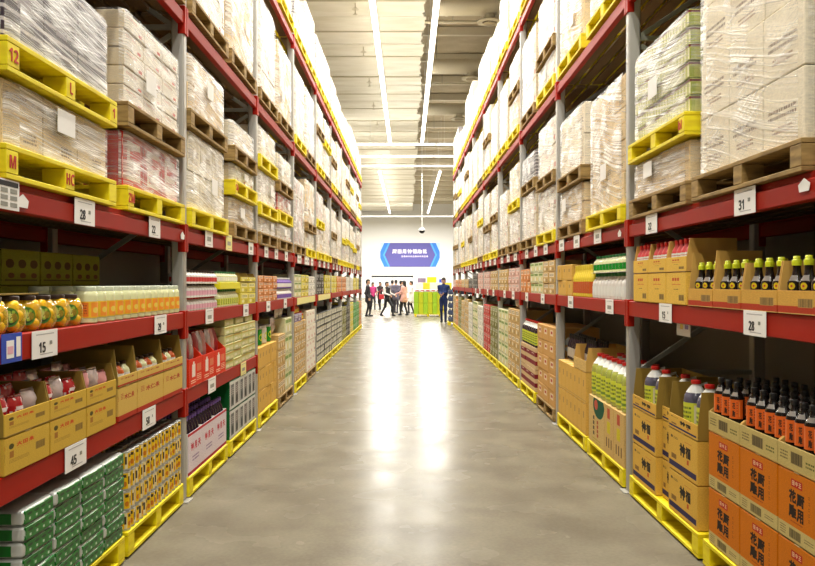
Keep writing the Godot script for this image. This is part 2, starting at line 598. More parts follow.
	print_mat("vinegar_tray", c8(190, 170, 104), func(im, s):
		barcode(im, 44, 30, 38, 66, c8(140, 120, 74), c8(56, 50, 34))
		lines(im, 8, 40, 26, 3, 18, c8(110, 98, 60))
		lines(im, 92, 56, 26, 2, 20, c8(96, 96, 46)), 0.7)
	print_mat("oil_box", c8(206, 176, 112), func(im, s):
		oval(im, 84, 18, 44, 34, c8(24, 84, 58))
		oval(im, 64, 18, 14, 14, c8(196, 90, 66))
		for i in 4:
			rect(im, 38, 52 + i * 14, 12, 10, c8(84, 70, 46))
			rect(im, 70, 60 + i * 12, 12, 9, c8(170, 80, 44))
		lines(im, 30, 112, 70, 2, 7, c8(176, 160, 40)), 0.7)
	print_mat("oil_end_box", c8(204, 170, 104), func(im, s):
		rect(im, 44, 8, 36, 26, c8(186, 80, 54))
		rect(im, 40, 42, 44, 30, c8(206, 190, 40))
		for i in 3:
			rect(im, 28 + i * 32, 84, 12, 24, c8(96, 76, 46)), 0.7)
	print_mat("plain_box", c8(214, 170, 80), func(im, s):
		rect(im, 48, 34, 26, 26, c8(168, 134, 76))
		rect(im, 0, s - 12, s, 3, c8(184, 150, 86)))
	print_mat("maroon_box", c8(206, 178, 132), func(im, s):
		rect(im, 0, 24, s * 2, 26, c8(126, 28, 40))
		rect(im, 0, 76, s * 2, 26, c8(126, 28, 40))
		lines(im, 30, 30, 60, 1, 12, c8(226, 206, 190)), 0.65)
	print_mat("label_box", c8(204, 156, 90), func(im, s):
		rect(im, 34, 24, 60, 50, c8(228, 206, 176))
		rect(im, 48, 36, 34, 22, c8(176, 66, 44)), 0.7)
	print_mat("grey_pack", c8(38, 36, 32), func(im, s):  # dark base left as a border, painting the shaded gaps between packs
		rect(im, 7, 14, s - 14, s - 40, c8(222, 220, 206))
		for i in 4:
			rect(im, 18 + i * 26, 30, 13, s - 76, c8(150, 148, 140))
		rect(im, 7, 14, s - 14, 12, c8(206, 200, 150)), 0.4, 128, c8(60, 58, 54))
	print_mat("far_pale", c8(214, 212, 168), func(im, s):
		rect(im, 10, 12, 108, 24, c8(120, 152, 70))
		oval(im, 40, 76, 22, 26, c8(236, 232, 214))
		oval(im, 94, 76, 18, 24, c8(226, 206, 130))
		lines(im, 14, 106, 100, 2, 9, c8(120, 110, 70)), 0.5)
	for k in [["far_red", c8(190, 48, 38)], ["far_orange", c8(214, 134, 66)], ["far_yellow", c8(216, 200, 60)], ["far_green", c8(70, 150, 50)], ["far_white", c8(224, 220, 206)], ["far_olive", c8(128, 124, 60)], ["far_purple", c8(128, 112, 138)], ["far_pink", c8(216, 170, 156)], ["far_tan", c8(200, 164, 100)], ["far_dark", c8(62, 58, 50)]]:
		var col: Color = k[1]
		print_mat(k[0], col, func(im, s):
			var ink := col.darkened(0.5)
			var pale := col.lerp(Color.WHITE, 0.55)
			rect(im, 14, 14, 100, 44, pale)
			lines(im, 22, 24, 84, 2, 14, ink)
			oval(im, 40, 90, 20, 20, pale)
			lines(im, 70, 78, 46, 4, 10, ink), 0.6, 128)
	# --- jars, cans and bottles
	M.peach = mat(c8(250, 190, 0), 0.22)
	M.fruit = mat(c8(252, 206, 20), 0.35)
	M.syrup = mat(Color(0.98, 0.80, 0.18, 0.30), 0.06)
	M.syrup.transparency = BaseMaterial3D.TRANSPARENCY_ALPHA
	M.lid = mat(c8(58, 40, 30), 0.35, 0.3)
	M.greenlid = mat(c8(206, 214, 190), 0.4)
	M.milky = mat(c8(222, 224, 176), 0.15)
	var lab := canvas(64, 64, c8(60, 120, 40))
	oval(lab, 32, 32, 25, 25, c8(28, 60, 26))
	for i in 5:
		oval(lab, 18 + i * 7, 14 + (i % 2) * 30, 6, 6, c8(150, 180, 60))
	glyph(lab, "flower", 20, 18, 24, 4, c8(200, 210, 120))
	M.fruit_label = mat(Color.WHITE, 0.5, 0.0, tex(lab))
	lab = canvas(64, 64, c8(238, 190, 40))
	rect(lab, 4, 4, 22, 56, c8(226, 120, 30))
	rect(lab, 32, 4, 26, 56, c8(244, 150, 50))
	lines(lab, 8, 14, 14, 4, 10, c8(150, 60, 20))
	oval(lab, 46, 34, 9, 12, c8(240, 210, 90))
	M.orange_label = mat(Color.WHITE, 0.5, 0.0, tex(lab))
	lab = canvas(128, 64, c8(240, 196, 0))
	for i in 4:
		rect(lab, i * 32, 0, 10, 64, c8(236, 224, 180))
		oval(lab, i * 32 + 22, 44, 7, 11, c8(206, 120, 20))
		rect(lab, i * 32 + 3, 14, 7, 32, c8(70, 56, 40))
		rect(lab, i * 32 + 16, 6, 12, 12, c8(60, 48, 30))
	M.can_label = mat(Color.WHITE, 0.35, 0.2, tex(lab))
	M.silver = mat(c8(196, 196, 192), 0.28, 0.75)
	lab = canvas(128, 64, c8(0, 112, 26))
	for i in 4:
		rect(lab, 8 + i * 15, 38, 4, 13, c8(200, 220, 200))
		oval(lab, 10 + i * 15, 20, 5, 7, c8(2, 50, 24))
		rect(lab, 20 + i * 15, 8, 2, 40, c8(30, 140, 60))
	rect(lab, 84, 18, 24, 24, c8(196, 206, 190))
	M.green_can = mat(Color.WHITE, 0.3, 0.1, tex(lab))
	M.packfilm = mat(c8(206, 208, 202), 0.22, 0.2)
	M.soy = mat(c8(26, 14, 10), 0.1)
	M.limecap = mat(c8(206, 214, 30), 0.4)
	M.badge = mat(c8(226, 196, 30), 0.45)
	M.vinegar = mat(c8(20, 14, 12), 0.09)
	lab = canvas(128, 64, c8(222, 98, 22))
	glyph(lab, "flower", 54, 10, 22, 3, c8(40, 20, 14))
	glyph(lab, "carve", 54, 36, 22, 3, c8(40, 20, 14))
	lines(lab, 84, 8, 8, 5, 9, c8(120, 44, 16))
	rect(lab, 26, 6, 2, 52, c8(240, 180, 110))
	rect(lab, 102, 6, 2, 52, c8(240, 180, 110))
	M.vinegar_label = mat(Color.WHITE, 0.5, 0.0, tex(lab))
	M.foil_glint = mat(c8(206, 200, 196), 0.3, 0.4)
	M.redcap = mat(c8(196, 30, 22), 0.35)
	M.whitecap = mat(c8(228, 228, 222), 0.4)
	M.oil = mat(Color(0.80, 0.83, 0.40, 0.50), 0.06)
	M.oil.transparency = BaseMaterial3D.TRANSPARENCY_ALPHA
	M.bluejug = mat(c8(86, 84, 100), 0.15)
	lab = canvas(64, 64, c8(206, 212, 60))
	lines(lab, 10, 12, 28, 3, 12, c8(96, 116, 40))
	rect(lab, 8, 50, 30, 8, c8(110, 140, 50))
	rect(lab, 44, 6, 16, 50, c8(226, 222, 180))
	M.oil_label = mat(Color.WHITE, 0.5, 0.0, tex(lab))
	M.purple = mat(c8(118, 86, 170), 0.35)
	M.darkglass = mat(c8(44, 30, 44), 0.12)
	M.pinklabel = mat(c8(226, 170, 186), 0.5)
	M.redlabel = mat(c8(196, 60, 60), 0.5)
	M.yellowband = mat(c8(234, 226, 20), 0.5)
	M.greencap = mat(c8(40, 120, 60), 0.45)
	M.yellowcap = mat(c8(226, 200, 60), 0.45)
	M.whitebottle = mat(c8(226, 222, 216), 0.3)
	M.greentin = mat(c8(30, 150, 50), 0.25, 0.2)
	M.bagred = mat(c8(170, 36, 44), 0.3)
	M.bagsilver = mat(c8(206, 192, 194), 0.2, 0.5)
	M.bagpink = mat(c8(216, 150, 150), 0.25, 0.2)
	lab = canvas(64, 64, c8(172, 22, 34))
	for i in 9:  # pale flecks painted as glints on the crinkled film
		rect(lab, (i * 23) % 58, (i * 17) % 60, 3 + i % 4, 5 + (i * 5) % 9, c8(222, 206, 210))
	oval(lab, 24, 24, 8, 10, c8(226, 200, 204))
	rect(lab, 18, 38, 30, 8, c8(232, 220, 220))
	M.bag_print_glints = mat(Color.WHITE, 0.2, 0.15, tex(lab))
	M.jarred = mat(c8(196, 90, 40), 0.2)
	# --- the building
	M.wall = mat(c8(236, 236, 234), 0.8)
	M.sidewall = mat(c8(150, 146, 138), 0.85)
	M.panel = mat(Color.WHITE, 0.75, 0.0, tex(noise_img(128, 44, 0.03, c8(228, 222, 204), c8(242, 238, 224), 4, 0.5, 1.6)))
	tri(M.panel, 0.35)
	M.roof = mat(Color.WHITE, 0.85, 0.0, tex(noise_img(128, 45, 0.03, c8(168, 154, 128), c8(188, 174, 148), 3)))
	tri(M.roof, 0.3)
	M.duct = mat(c8(206, 198, 176), 0.5, 0.2)
	M.housing = mat(c8(226, 226, 222), 0.5)
	var fl := noise_img(512, 71, 0.012, c8(118, 111, 96), c8(138, 131, 114), 5)
	var sp := noise_img(512, 72, 0.22, Color(0.93, 0.93, 0.93), Color(1, 1, 1), 3)
	for y in 512:
		for x in 512:
			var a := fl.get_pixel(x, y)
			var b := sp.get_pixel(x, y)
			fl.set_pixel(x, y, Color(a.r * b.r, a.g * b.g, a.b * b.b))
	M.floor = mat(Color.WHITE, 0.2, 0.0, tex(fl), 0.095)
	tri(M.floor, 0.28)
	M.floor.roughness = 1.0
	M.floor.roughness_texture = tex(noise_img(256, 73, 0.02, Color(0.21, 0.21, 0.21), Color(0.30, 0.30, 0.30), 4))
	M.floor.roughness_texture_channel = BaseMaterial3D.TEXTURE_CHANNEL_RED
	M.shade_screen = mat(c8(146, 144, 138), 0.55, 0.3)
	M.joint = mat(c8(96, 90, 80), 0.8)

func board(col: Color, sd: int) -> StandardMaterial3D:
	var im := canvas(64, 64, col)
	fibre(im, 0.07, sd)
	return mat(Color.WHITE, 0.78, 0.0, tex(im))


# ------------------------------------------------------------------ the room
func build_room() -> void:
	# floor slabs with sawn joints between them, over one bed
	var cuts := [-9.0, 0.2, 8.46, 16.9, 25.4, 33.9, 42.4, 50.9, 59.4, 68.0, 76.5, 85.0]
	var f := struct("floor", bx(15.0, 0.2, 94.5, 0.0), M.joint, Vector3(0, -0.206, -38.0))
	for i in cuts.size() - 1:
		var a: float = cuts[i] + 0.004
		var b: float = cuts[i + 1] - 0.004
		part("floor_slab", bx(14.9, 0.012, b - a, 0.002), M.floor, f, Vector3(0, 0.194, 38.0 - (a + b) * 0.5))
	struct("wall_end", bx(15.4, 10.4, 0.2, 0.0), M.wall, Vector3(0, -0.2, -84.6))
	struct("wall_entrance", bx(15.4, 10.4, 0.2, 0.0), M.sidewall, Vector3(0, -0.2, 9.0))
	struct("wall_jar_side", bx(0.2, 10.4, 94.5, 0.0), M.sidewall, Vector3(-7.5, -0.2, -38.0))
	struct("wall_sauce_side", bx(0.2, 10.4, 94.5, 0.0), M.sidewall, Vector3(7.5, -0.2, -38.0))
	# sheet added behind each rack to block light, so shelf interiors stay dark
	struct("wall_jar_shade_screen", bx(0.03, 6.3, 36.6, 0.0), M.shade_screen, Vector3(-XL - 1.13, 0, -10.3))
	struct("wall_sauce_shade_screen", bx(0.03, 6.7, 36.8, 0.0), M.shade_screen, Vector3(XR + 1.13, 0, -10.3))
	var ceil := struct("ceiling", bx(15.0, 0.15, 94.5, 0.0), M.roof, Vector3(0, 9.9, -38.0))
	# insulation panels hung under the roof on one half; their free ends stop raggedly beside the strip light
	var r := RandomNumberGenerator.new()
	r.seed = 4
	var variants := []
	for i in 5:
		var mb := MB.new()
		var xe := 0.42 + r.randf() * 0.17
		var prof := []
		for j in 7:
			var t := j / 6.0
			prof.append(Vector2((t - 0.5) * 1.30, -0.034 * sin(PI * t) - 0.008 * r.randf()))
		for j in 6:
			var p: Vector2 = prof[j]
			var q: Vector2 = prof[j + 1]
			var e0 := xe + 0.03 * sin(j * 2.1 + i)
			var nn := Vector3(0, -(q.x - p.x), q.y - p.y).normalized()
			mb.face([Vector3(-7.38, p.y, p.x), Vector3(e0, p.y, p.x), Vector3(e0, q.y, q.x), Vector3(-7.38, q.y, q.x)], nn)
			mb.face([Vector3(e0, p.y, p.x), Vector3(e0, q.y, q.x), Vector3(e0, 0.10, q.x), Vector3(e0, 0.10, p.x)], Vector3.RIGHT)
		mb.face([Vector3(-7.38, 0.10, -0.65), Vector3(xe, 0.10, -0.65), Vector3(xe, 0.10, 0.65), Vector3(-7.38, 0.10, 0.65)], Vector3.UP)
		for s in [-1, 1]:
			mb.face([Vector3(-7.38, 0.0, 0.65 * s), Vector3(xe, 0.0, 0.65 * s), Vector3(xe, 0.10, 0.65 * s), Vector3(-7.38, 0.10, 0.65 * s)], Vector3(0, 0, s))
		variants.append(mb.mesh())
	var d := -8.4
	var k := 0
	while d < 84.0:
		part("ceiling_panel", variants[r.randi() % 5], M.panel, ceil, Vector3(0, 7.92 - 8.75 + (0.015 if k % 3 == 1 else 0.0), 38.0 - d))
		if k % 2 == 0:
			part("purlin", bx(7.9, 0.06, 0.07, 0.01), M.duct, ceil, Vector3(-3.45, 7.882 - 8.75, 38.0 - d - 0.66))
		d += 1.325
		k += 1
	# open half: joists under the bare roof
	d = -5.45
	while d < 84.0:
		var near_rod := false
		for i in 15:
			for s in [-1, 1]:
				near_rod = near_rod or absf(d - (-4.0 + (i + 0.5) * 40.4 / 15 + s * 0.35 * 40.4 / 15)) < 0.16
				near_rod = near_rod or absf(d - (45.9 + (i + 0.5) * 27.7 / 9 + s * 0.35 * 27.7 / 9)) < 0.16
		if near_rod:
			d += 0.34
		part("roof_joist", bx(6.9, 0.28, 0.14, 0.01), M.duct, ceil, Vector3(3.95, 8.45 - 8.75, 38.0 - d))
		d += 3.1
	# air ducts crossing the open half, each with a round outlet near its end
	var ci := 0
	for q in [14.6, 21.6, 27.6, 34.4]:
		var t := thing("air_duct", "pale round air duct under the open roof, %s along from the jars" % ORD[ci], "duct", Vector3(3.9, 8.97, -q), 0.0, "air ducts across the ceiling")
		part("pipe", keep("ductpipe", func(m): m.tube([Vector3(-3.05, 0, 0), Vector3(3.4, 0, 0)], 0.25, 20)), M.duct, t)
		for x in [-2.85, -1.9, -0.6, 0.8]:
			part("collar", keep("ductcollar", func(m): m.tube([Vector3(-0.03, 0, 0), Vector3(0.03, 0, 0)], 0.265, 20)), M.duct, t, Vector3(x, 0, 0))
		part("outlet", keep("outlet", func(m): m.lathe([[0.34, -0.06], [0.35, -0.03], [0.24, 0.02], [0.15, 0.04], [0.15, 0.16]], 20)), M.duct, t, Vector3(-1.70, -0.38, 0))
		part("outlet_core", keep("outletc", func(m): m.lathe([[0.0, -0.05], [0.16, -0.04], [0.20, 0.0], [0.0, 0.01]], 20)), M.roof, t, Vector3(-1.70, -0.44, 0))
		for x in [-2.9, -1.0, 1.4]:
			part("hanger", bx(0.02, 0.72, 0.02, 0.002), M.brace, t, Vector3(x, 0.2, 0))
		ci += 1
	ci = 0
	for q in [18.8, 23.1, 30.3, 39.5]:
		var t := thing("ceiling_pipe", "thin pale pipe crossing under the open roof, %s along from the jars" % ORD[ci], "pipe", Vector3(3.9, 9.03, -q), 0.0, "thin ceiling pipes")
		part("pipe", keep("thinpipe", func(m): m.tube([Vector3(-3.4, 0, 0), Vector3(3.4, 0, 0)], 0.045, 10)), M.duct, t)
		for x in [-2.6, 0.2]:
			part("hanger", bx(0.015, 0.84, 0.015, 0.002), M.brace, t, Vector3(x, 0.03, 0))
		ci += 1
	ci = 0
	for q in [13.8, 17.7, 21.6, 25.6, 29.5, 33.4, 37.4]:
		var t := thing("sprinkler_head", "small sprinkler head under the ceiling panels, %s from the jars" % ORD[ci], "sprinkler", Vector3(-1.40, 8.75, -q), 0.0, "ceiling sprinklers")
		part("stem", bx(0.03, 0.30, 0.03, 0.004), M.duct, t)
		part("plate", keep("sprplate", func(m): m.lathe([[0.05, -0.012], [0.06, 0.0], [0.03, 0.01]], 12)), M.duct, t)
		part("escutcheon", keep("spresc", func(m): m.lathe([[0.10, 0.13], [0.05, 0.17]], 12)), M.duct, t)
		ci += 1

func strip_light(at: Vector3, length: float, along_x: bool, label: String, grp: String, power: float) -> void:
	var t := thing("strip_light", label, "light", at, PI / 2 if along_x else 0.0, grp)
	var rod := 1.062 if at.x < 0.45 else 1.915
	part("housing", bx(0.15, 0.05, length - 0.02, 0.006), M.housing, t, Vector3(0, 0.012, 0))
	part("light_tube", bx(0.13, 0.014, length - 0.04, 0.004), M.glow, t, Vector3(0, -0.004, 0))
	part("added_uplight", bx(0.11, 0.008, length - 0.04, 0.002), M.glow, t, Vector3(0, 0.060, 0))  # glowing strip added with the upward lamp
	for s in [-1, 1]:
		part("suspension_rod", bx(0.012, rod, 0.012, 0.001), M.housing, t, Vector3(0, 0.06, s * length * 0.35))
	for up in [false, true]:
		lamp(t, length, power * (UPLIGHT if up else 1.0), up)  # the upward lamp is added to brighten the ceiling

func lamp(t: Node3D, length: float, power: float, up: bool) -> void:
	var l := AreaLight3D.new()
	l.name = "strip_glow"
	l.area_size = Vector2(0.11 if up else 0.13, length - 0.04)
	l.light_color = Color(1.0, 0.985, 0.95)
	l.light_energy = power
	l.area_normalize_energy = true
	l.area_range = 90.0
	l.area_attenuation = 2.0
	l.shadow_enabled = true
	l.rotation.x = PI / 2 if up else -PI / 2
	l.position.y = 0.072 if up else -0.012
	t.add_child(l, true)

func build_lights() -> void:
	M.glow = mat(Color.WHITE, 0.5)
	M.glow.emission_enabled = true
	M.glow.emission = Color(1.0, 0.98, 0.94)
	M.glow.emission_energy_multiplier = GLOW
	var y := LAMP_Y
	var h := LAMP_Y - EYE
	var n := 15
	for i in n:
		var d := -4.0 + (i + 0.5) * 40.4 / n
		strip_light(Vector3(-0.125 * h, y, -d), 40.4 / n, false, "white strip light in the row toward the jar rack, %s of fifteen" % ORD[i], "aisle strip lights, jar side row", POWER)
		strip_light(Vector3(0.104 * h, y, -d), 40.4 / n, false, "white strip light in the row toward the sauce rack, %s of fifteen" % ORD[i], "aisle strip lights, sauce side row", POWER)
	for j in 3:
		for i in 5:
			strip_light(Vector3(-5.2 + i * 2.6, y, -[37.0, 40.5, 43.9][j]), 2.6, true, "strip light crossing past the rack ends, %s cross row, %s along it" % [ORD[j], ORD[i]], "cross strip lights", POWER * 1.5)
	for i in 9:
		var d := 45.9 + (i + 0.5) * 27.7 / 9
		for x in [-0.252 * h, 0.293 * h]:
			strip_light(Vector3(x, y, -d), 27.7 / 9, false, "strip light above the checkouts, %s of the row on the %s side" % [ORD[i], "jar" if x < 0 else "sauce"], "checkout strip lights", POWER * 3.6)
	for i in 5:
		strip_light(Vector3(-5.2 + i * 2.6, y, -77.0), 2.6, true, "strip light along the end wall above the banner, %s along" % ORD[i], "end wall strip lights", POWER * 4.5)


# ------------------------------------------------------------------ racks
func build_rack(side: int) -> void:
	var xf := XL if side < 0 else XR
	var d0 := DL if side < 0 else DR
	var BAY := BAYL if side < 0 else BAYR
	var lv: Dictionary = LVL if side < 0 else LVR
	var tall := 5.3 if side < 0 else 5.7
	var rw := rack_word(side)
	var turn := face_of(side)
	# upright frames (built facing +x; origin under the front post)
	for k in 10:
		var t := thing("upright_frame", "grey steel upright frame of the %s, %s counted toward the crowd" % [rw, ORD[k]], "rack upright", Vector3(side * (xf + 0.05), 0, -(d0 + BAY * k)), turn, "upright frames of the " + rw)
		for x in [0.0, -0.92]:
			part("post", bx(0.09, tall, 0.085, 0.012), M.grey, t, Vector3(x, 0.006, 0))
			part("foot_plate", bx(0.15, 0.008, 0.13, 0.002), M.grey, t, Vector3(x + 0.01, 0.0, 0))
		var y := 0.25
		var flip := true
		while y < tall - 0.7:
			part("brace", bx(0.83, 0.035, 0.03, 0.003), M.brace, t, Vector3(-0.46, y, 0))
			var a := atan2(0.56, 0.83)
			part("diagonal_brace", keep("diag", func(m): m.bev(Vector3.ZERO, Vector3(0.98, 0.035, 0.025), 0.003)), M.brace, t, Vector3(-0.46, y + 0.31, 0), Vector3(0, 0, a if flip else -a))
			flip = not flip
			y += 0.62
	# beams, front and back, level by level
	for l in lv:
		var top: float = lv[l]
		for k in 9:
			if l == 1 and k > 1:
				continue
			var mid := d0 + BAY * (k + 0.5)
			for back in [false, true]:
				var where := "back" if back else "front"
				var t := thing("rack_beam", "red steel %s beam, %s level, %s bay of the %s" % [where, ORD[l - 1], ORD[k], rw], "rack beam", Vector3(side * (xf + (0.97 if back else 0.0)), top, -mid), turn, "red beams of the " + rw)
				var w := BAY - 0.10
				if l <= 2:
					part("rail", bx(0.05, 0.112, w, 0.006), M.red, t, Vector3(-0.027, -0.112, 0))
				else:
					part("rail", bx(0.05, 0.088, w, 0.006), M.red, t, Vector3(-0.027, -0.122, 0))
					part("upper_step", bx(0.03, 0.034, w, 0.004), M.red, t, Vector3(-0.042, -0.034, 0))
				for s in [-1, 1]:
					part("end_connector", bx(0.052, 0.20, 0.042, 0.004), M.red, t, Vector3(0.002 - 0.022, -0.19, s * (w * 0.5 + 0.024)))
			if l <= 2:
				var t := thing("shelf_deck", "grey steel shelf deck, %s level, %s bay of the %s" % [ORD[l - 1], ORD[k], rw], "shelf deck", Vector3(side * (xf + 0.5), top - 0.016, -mid), turn, "shelf decks of the " + rw)
				for q in 5:
					part("deck_panel", bx(0.83, 0.015, 0.515, 0.002), M.deck, t, Vector3(0, 0, -1.05 + q * 0.525))
			else:
				var t := thing("added_deck", "timber decking added to darken pallet undersides, %s level, %s bay of the %s" % [ORD[l - 1], ORD[k], rw], "decking", Vector3(side * (xf + 0.5), top - 0.030, -mid), turn, "decking added to darken undersides in the " + rw)
				for q in 6:
					part("deck_plank", bx(0.10, 0.026, BAY - 0.12, 0.002), M.shade_deck, t, Vector3(-0.35 + q * 0.14, 0, 0))  # planks added so the pallet undersides look dark from below


# ------------------------------------------------------------------ pallets
func pallet(side: int, d0: float, d1: float, y: float, kind: String, near: bool, label: String, depth := 1.0, inset := 0.0, letters := []) -> void:
	var w := d1 - d0
	var m: Material = M.yellow if kind == "yellow" else M.wood
	var t := thing("pallet", label, "pallet", spot(side, d0, d1, y, depth, inset), face_of(side), "%s pallets" % ("yellow painted" if kind == "yellow" else "bare wooden"))
	var bw := 0.10
	if near:
		for iz in 3:
			for ix in 3:
				part("block", bx(0.11, 0.092, bw, 0.003), m, t, Vector3((ix - 1) * (depth * 0.5 - 0.055), 0.022, (iz - 1) * (w * 0.5 - bw * 0.5)))
		for ix in 3:
			part("bottom_board", bx(0.11, 0.021, w, 0.003), m, t, Vector3((ix - 1) * (depth * 0.5 - 0.055), 0, 0))
		for ix in 6:
			part("deck_board", bx(depth / 6.0 - 0.02, 0.022, w, 0.003), m, t, Vector3(-depth * 0.5 + depth / 12.0 - 0.0 + ix * depth / 6.0 + (0.01 if ix == 5 else (-0.01 if ix == 0 else 0.0)), 0.1155, 0))
	else:
		for iz in 3:
			part("stringer", bx(depth, 0.092, bw, 0.003), m, t, Vector3(0, 0.022, (iz - 1) * (w * 0.5 - bw * 0.5)))
		for ix in [-1, 1]:
			part("bottom_board", bx(0.12, 0.021, w, 0.003), m, t, Vector3(ix * (depth * 0.5 - 0.06), 0, 0))
		for ix in 3:
			part("deck_board", bx(depth / 3.0 - 0.02, 0.022, w, 0.003), m, t, Vector3((ix - 1) * depth / 3.0 + (ix - 1) * 0.01, 0.1155, 0))
	for q in letters:
		lettering(t, q[0], 0.058, M.ink_red, Vector3(depth * 0.5 + 0.0015, 0.068, q[1]), PI / 2)

func lettering(parent: Node, s: String, size: float, m: Material, at: Vector3, turn: float) -> void:
	var key := "txt" + s + str(size)
	if not cache.has(key):
		var tm := TextMesh.new()
		tm.text = s
		tm.font = font
		tm.font_size = 64
		tm.pixel_size = size / 52.0
		tm.depth = 0.0015
		tm.curve_step = 1.0
		cache[key] = tm
	part("lettering", cache[key], m, parent, at, Vector3(0, turn, 0))

const PAL_H := 0.139


# ------------------------------------------------------------------ wrapped loads
func film_mesh(i: int) -> ArrayMesh:
	return keep("filmmesh%d" % i, func(m: MB):
		var nz := FastNoiseLite.new()
		nz.seed = 30 + i
		nz.frequency = 2.2
		nz.fractal_octaves = 3
		var rows := 18
		var per := 72
		var ring := []
		# rounded square with unit side
		for j in per:
			var a := TAU * (j + 0.5) / per
			var p := Vector2(cos(a), sin(a))
			var e := 38.0
			var r := pow(pow(absf(p.x), e) + pow(absf(p.y), e), -1.0 / e)
			ring.append(p * r * 0.5)
		var grid := []
		for y in rows + 1:
			var ty := float(y) / rows
			var row := []
			for j in per + 1:
				var q: Vector2 = ring[j % per]
				var s := ty * 2.0 + (q.x - q.y) * 1.2
				var bump := 0.002 + 0.0015 * absf(nz.get_noise_3d(q.x * 0.7, s * 3.6, q.y * 0.7)) + 0.0012 * nz.get_noise_3d(q.x * 2.0, ty * 2.0, q.y * 2.0)
				var tuck := 0.0
				if ty > 0.94:
					tuck = (ty - 0.94) * 0.5
				var k := 1.0 + bump - tuck
				row.append(Vector3(q.x * k, ty + (0.006 * nz.get_noise_2d(j * 0.3, 3.0) if y == rows else 0.0), q.y * k))
			row[per] = row[0]
			grid.append(row)
		var q4 := per / 4
		for f in 4:
			var base := m.v.size()
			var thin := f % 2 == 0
			for y in rows + 1:
				for c in q4 + 1:
					var j := (f * q4 + q4 / 2 + c) % per
					var a: Vector3 = grid[y][(j + 1) % per] - grid[y][(j + per - 1) % per]
					var b: Vector3 = grid[mini(y + 1, rows)][j] - grid[maxi(y - 1, 0)][j]
					var nn := b.cross(a).normalized()
					var p: Vector3 = grid[y][j]
					if nn.dot(Vector3(p.x, 0, p.z)) < 0.0:
						nn = -nn
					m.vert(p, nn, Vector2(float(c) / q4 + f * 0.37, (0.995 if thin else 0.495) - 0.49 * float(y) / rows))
			for y in rows:
				for c in q4:
					var k := base + y * (q4 + 1) + c
					m.quad(k, k + 1, k + q4 + 2, k + q4 + 1))

# one wrapped load: cartons in layers inside stretch film
func wrapped(side: int, d0: float, d1: float, y: float, h: float, kind: String, label: String, near: bool, depth := 0.96, inset := 0.02, nl := 0, film := true, thin := false) -> void:
	var w := d1 - d0
	var t := thing("wrapped_load", label, "pallet load", spot(side, d0, d1, y, depth, inset), face_of(side), "film-wrapped pallet loads")
	var layers := nl if nl > 0 else clampi(int(round(h / 0.27)), 1, 6)
	var cols := 3 if near else 2
	var deep := 2 if near else 1
	if w < 0.7:
		cols -= 1
	var lh := h * 0.985 / layers
	var cw := w * 0.955 / cols
	var cd := depth * 0.955 / deep
	var mesh := bx(cd - 0.006, lh - 0.004, cw - 0.006, 0.006)
	for l in layers:
		var jx := rng.randf_range(-0.006, 0.006)
		var jz := rng.randf_range(-0.008, 0.008)
		if thin:
			jx *= 2.0
		for a in cols:
			for b in deep:
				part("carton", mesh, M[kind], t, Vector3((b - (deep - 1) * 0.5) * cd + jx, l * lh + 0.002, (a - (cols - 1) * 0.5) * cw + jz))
	if film:
		var i := rng.randi() % 3
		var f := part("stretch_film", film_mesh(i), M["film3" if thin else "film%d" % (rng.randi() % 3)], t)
		f.scale = Vector3(depth * 0.985, h * 0.995, w * 0.985)
		if rng.randf() < 0.5 and near:
			part("paper_label", bx(0.002, minf(0.13, h * 0.4), 0.19, 0.0005), M.paper, t, Vector3(depth * 0.5 + 0.006, h * rng.randf_range(0.2, 0.5), w * rng.randf_range(-0.25, 0.3)))

const KINDWORD := {"load_tan": "tan cartons", "load_white": "white cartons", "load_red": "red and white cartons", "load_dark": "dark striped packs", "load_lime": "yellow-green packs", "load_mark": "white cartons with red marks", "load_cream": "cream cartons"}
const TIERWORD := ["on the beams", "stacked second", "stacked third", "stacked fourth"]

# a whole stack in one pallet place: tiers = [[pallet kind, load kind, load height, layers], ...]
func stack(side: int, level: int, bay: int, which: int, d0: float, d1: float, tiers: Array, near: bool, letters := {}) -> void:
	var lv: Dictionary = LVL if side < 0 else LVR
	var y: float = lv[level] + 0.001 if level > 0 else 0.001
	var place := "%s level, %s bay, %s place, %s" % [ORD[level - 1] if level > 0 else "floor", ORD[bay], ORD[which], rack_word(side)]
	for i in tiers.size():
		var t: Array = tiers[i]
		var pk: String = t[0]
		pallet(side, d0, d1, y, pk, near, "%s pallet %s, %s" % ["yellow" if pk == "yellow" else "wooden", TIERWORD[i], place], 1.0, rng.randf_range(-0.012, 0.0), letters.get(i, []))
		y += PAL_H
		var sh := 0.01 if near else 0.02
		wrapped(side, d0 + sh + rng.randf() * 0.015, d1 - sh - rng.randf() * 0.015, y, t[2], t[1], "wrapped %s, %s, %s" % [KINDWORD[t[1]], TIERWORD[i].replace("on the beams", "lowest"), place], near, 0.965, 0.012, t[3] if t.size() > 3 else 0, true, t.size() > 4)
		y += t[2] + 0.012

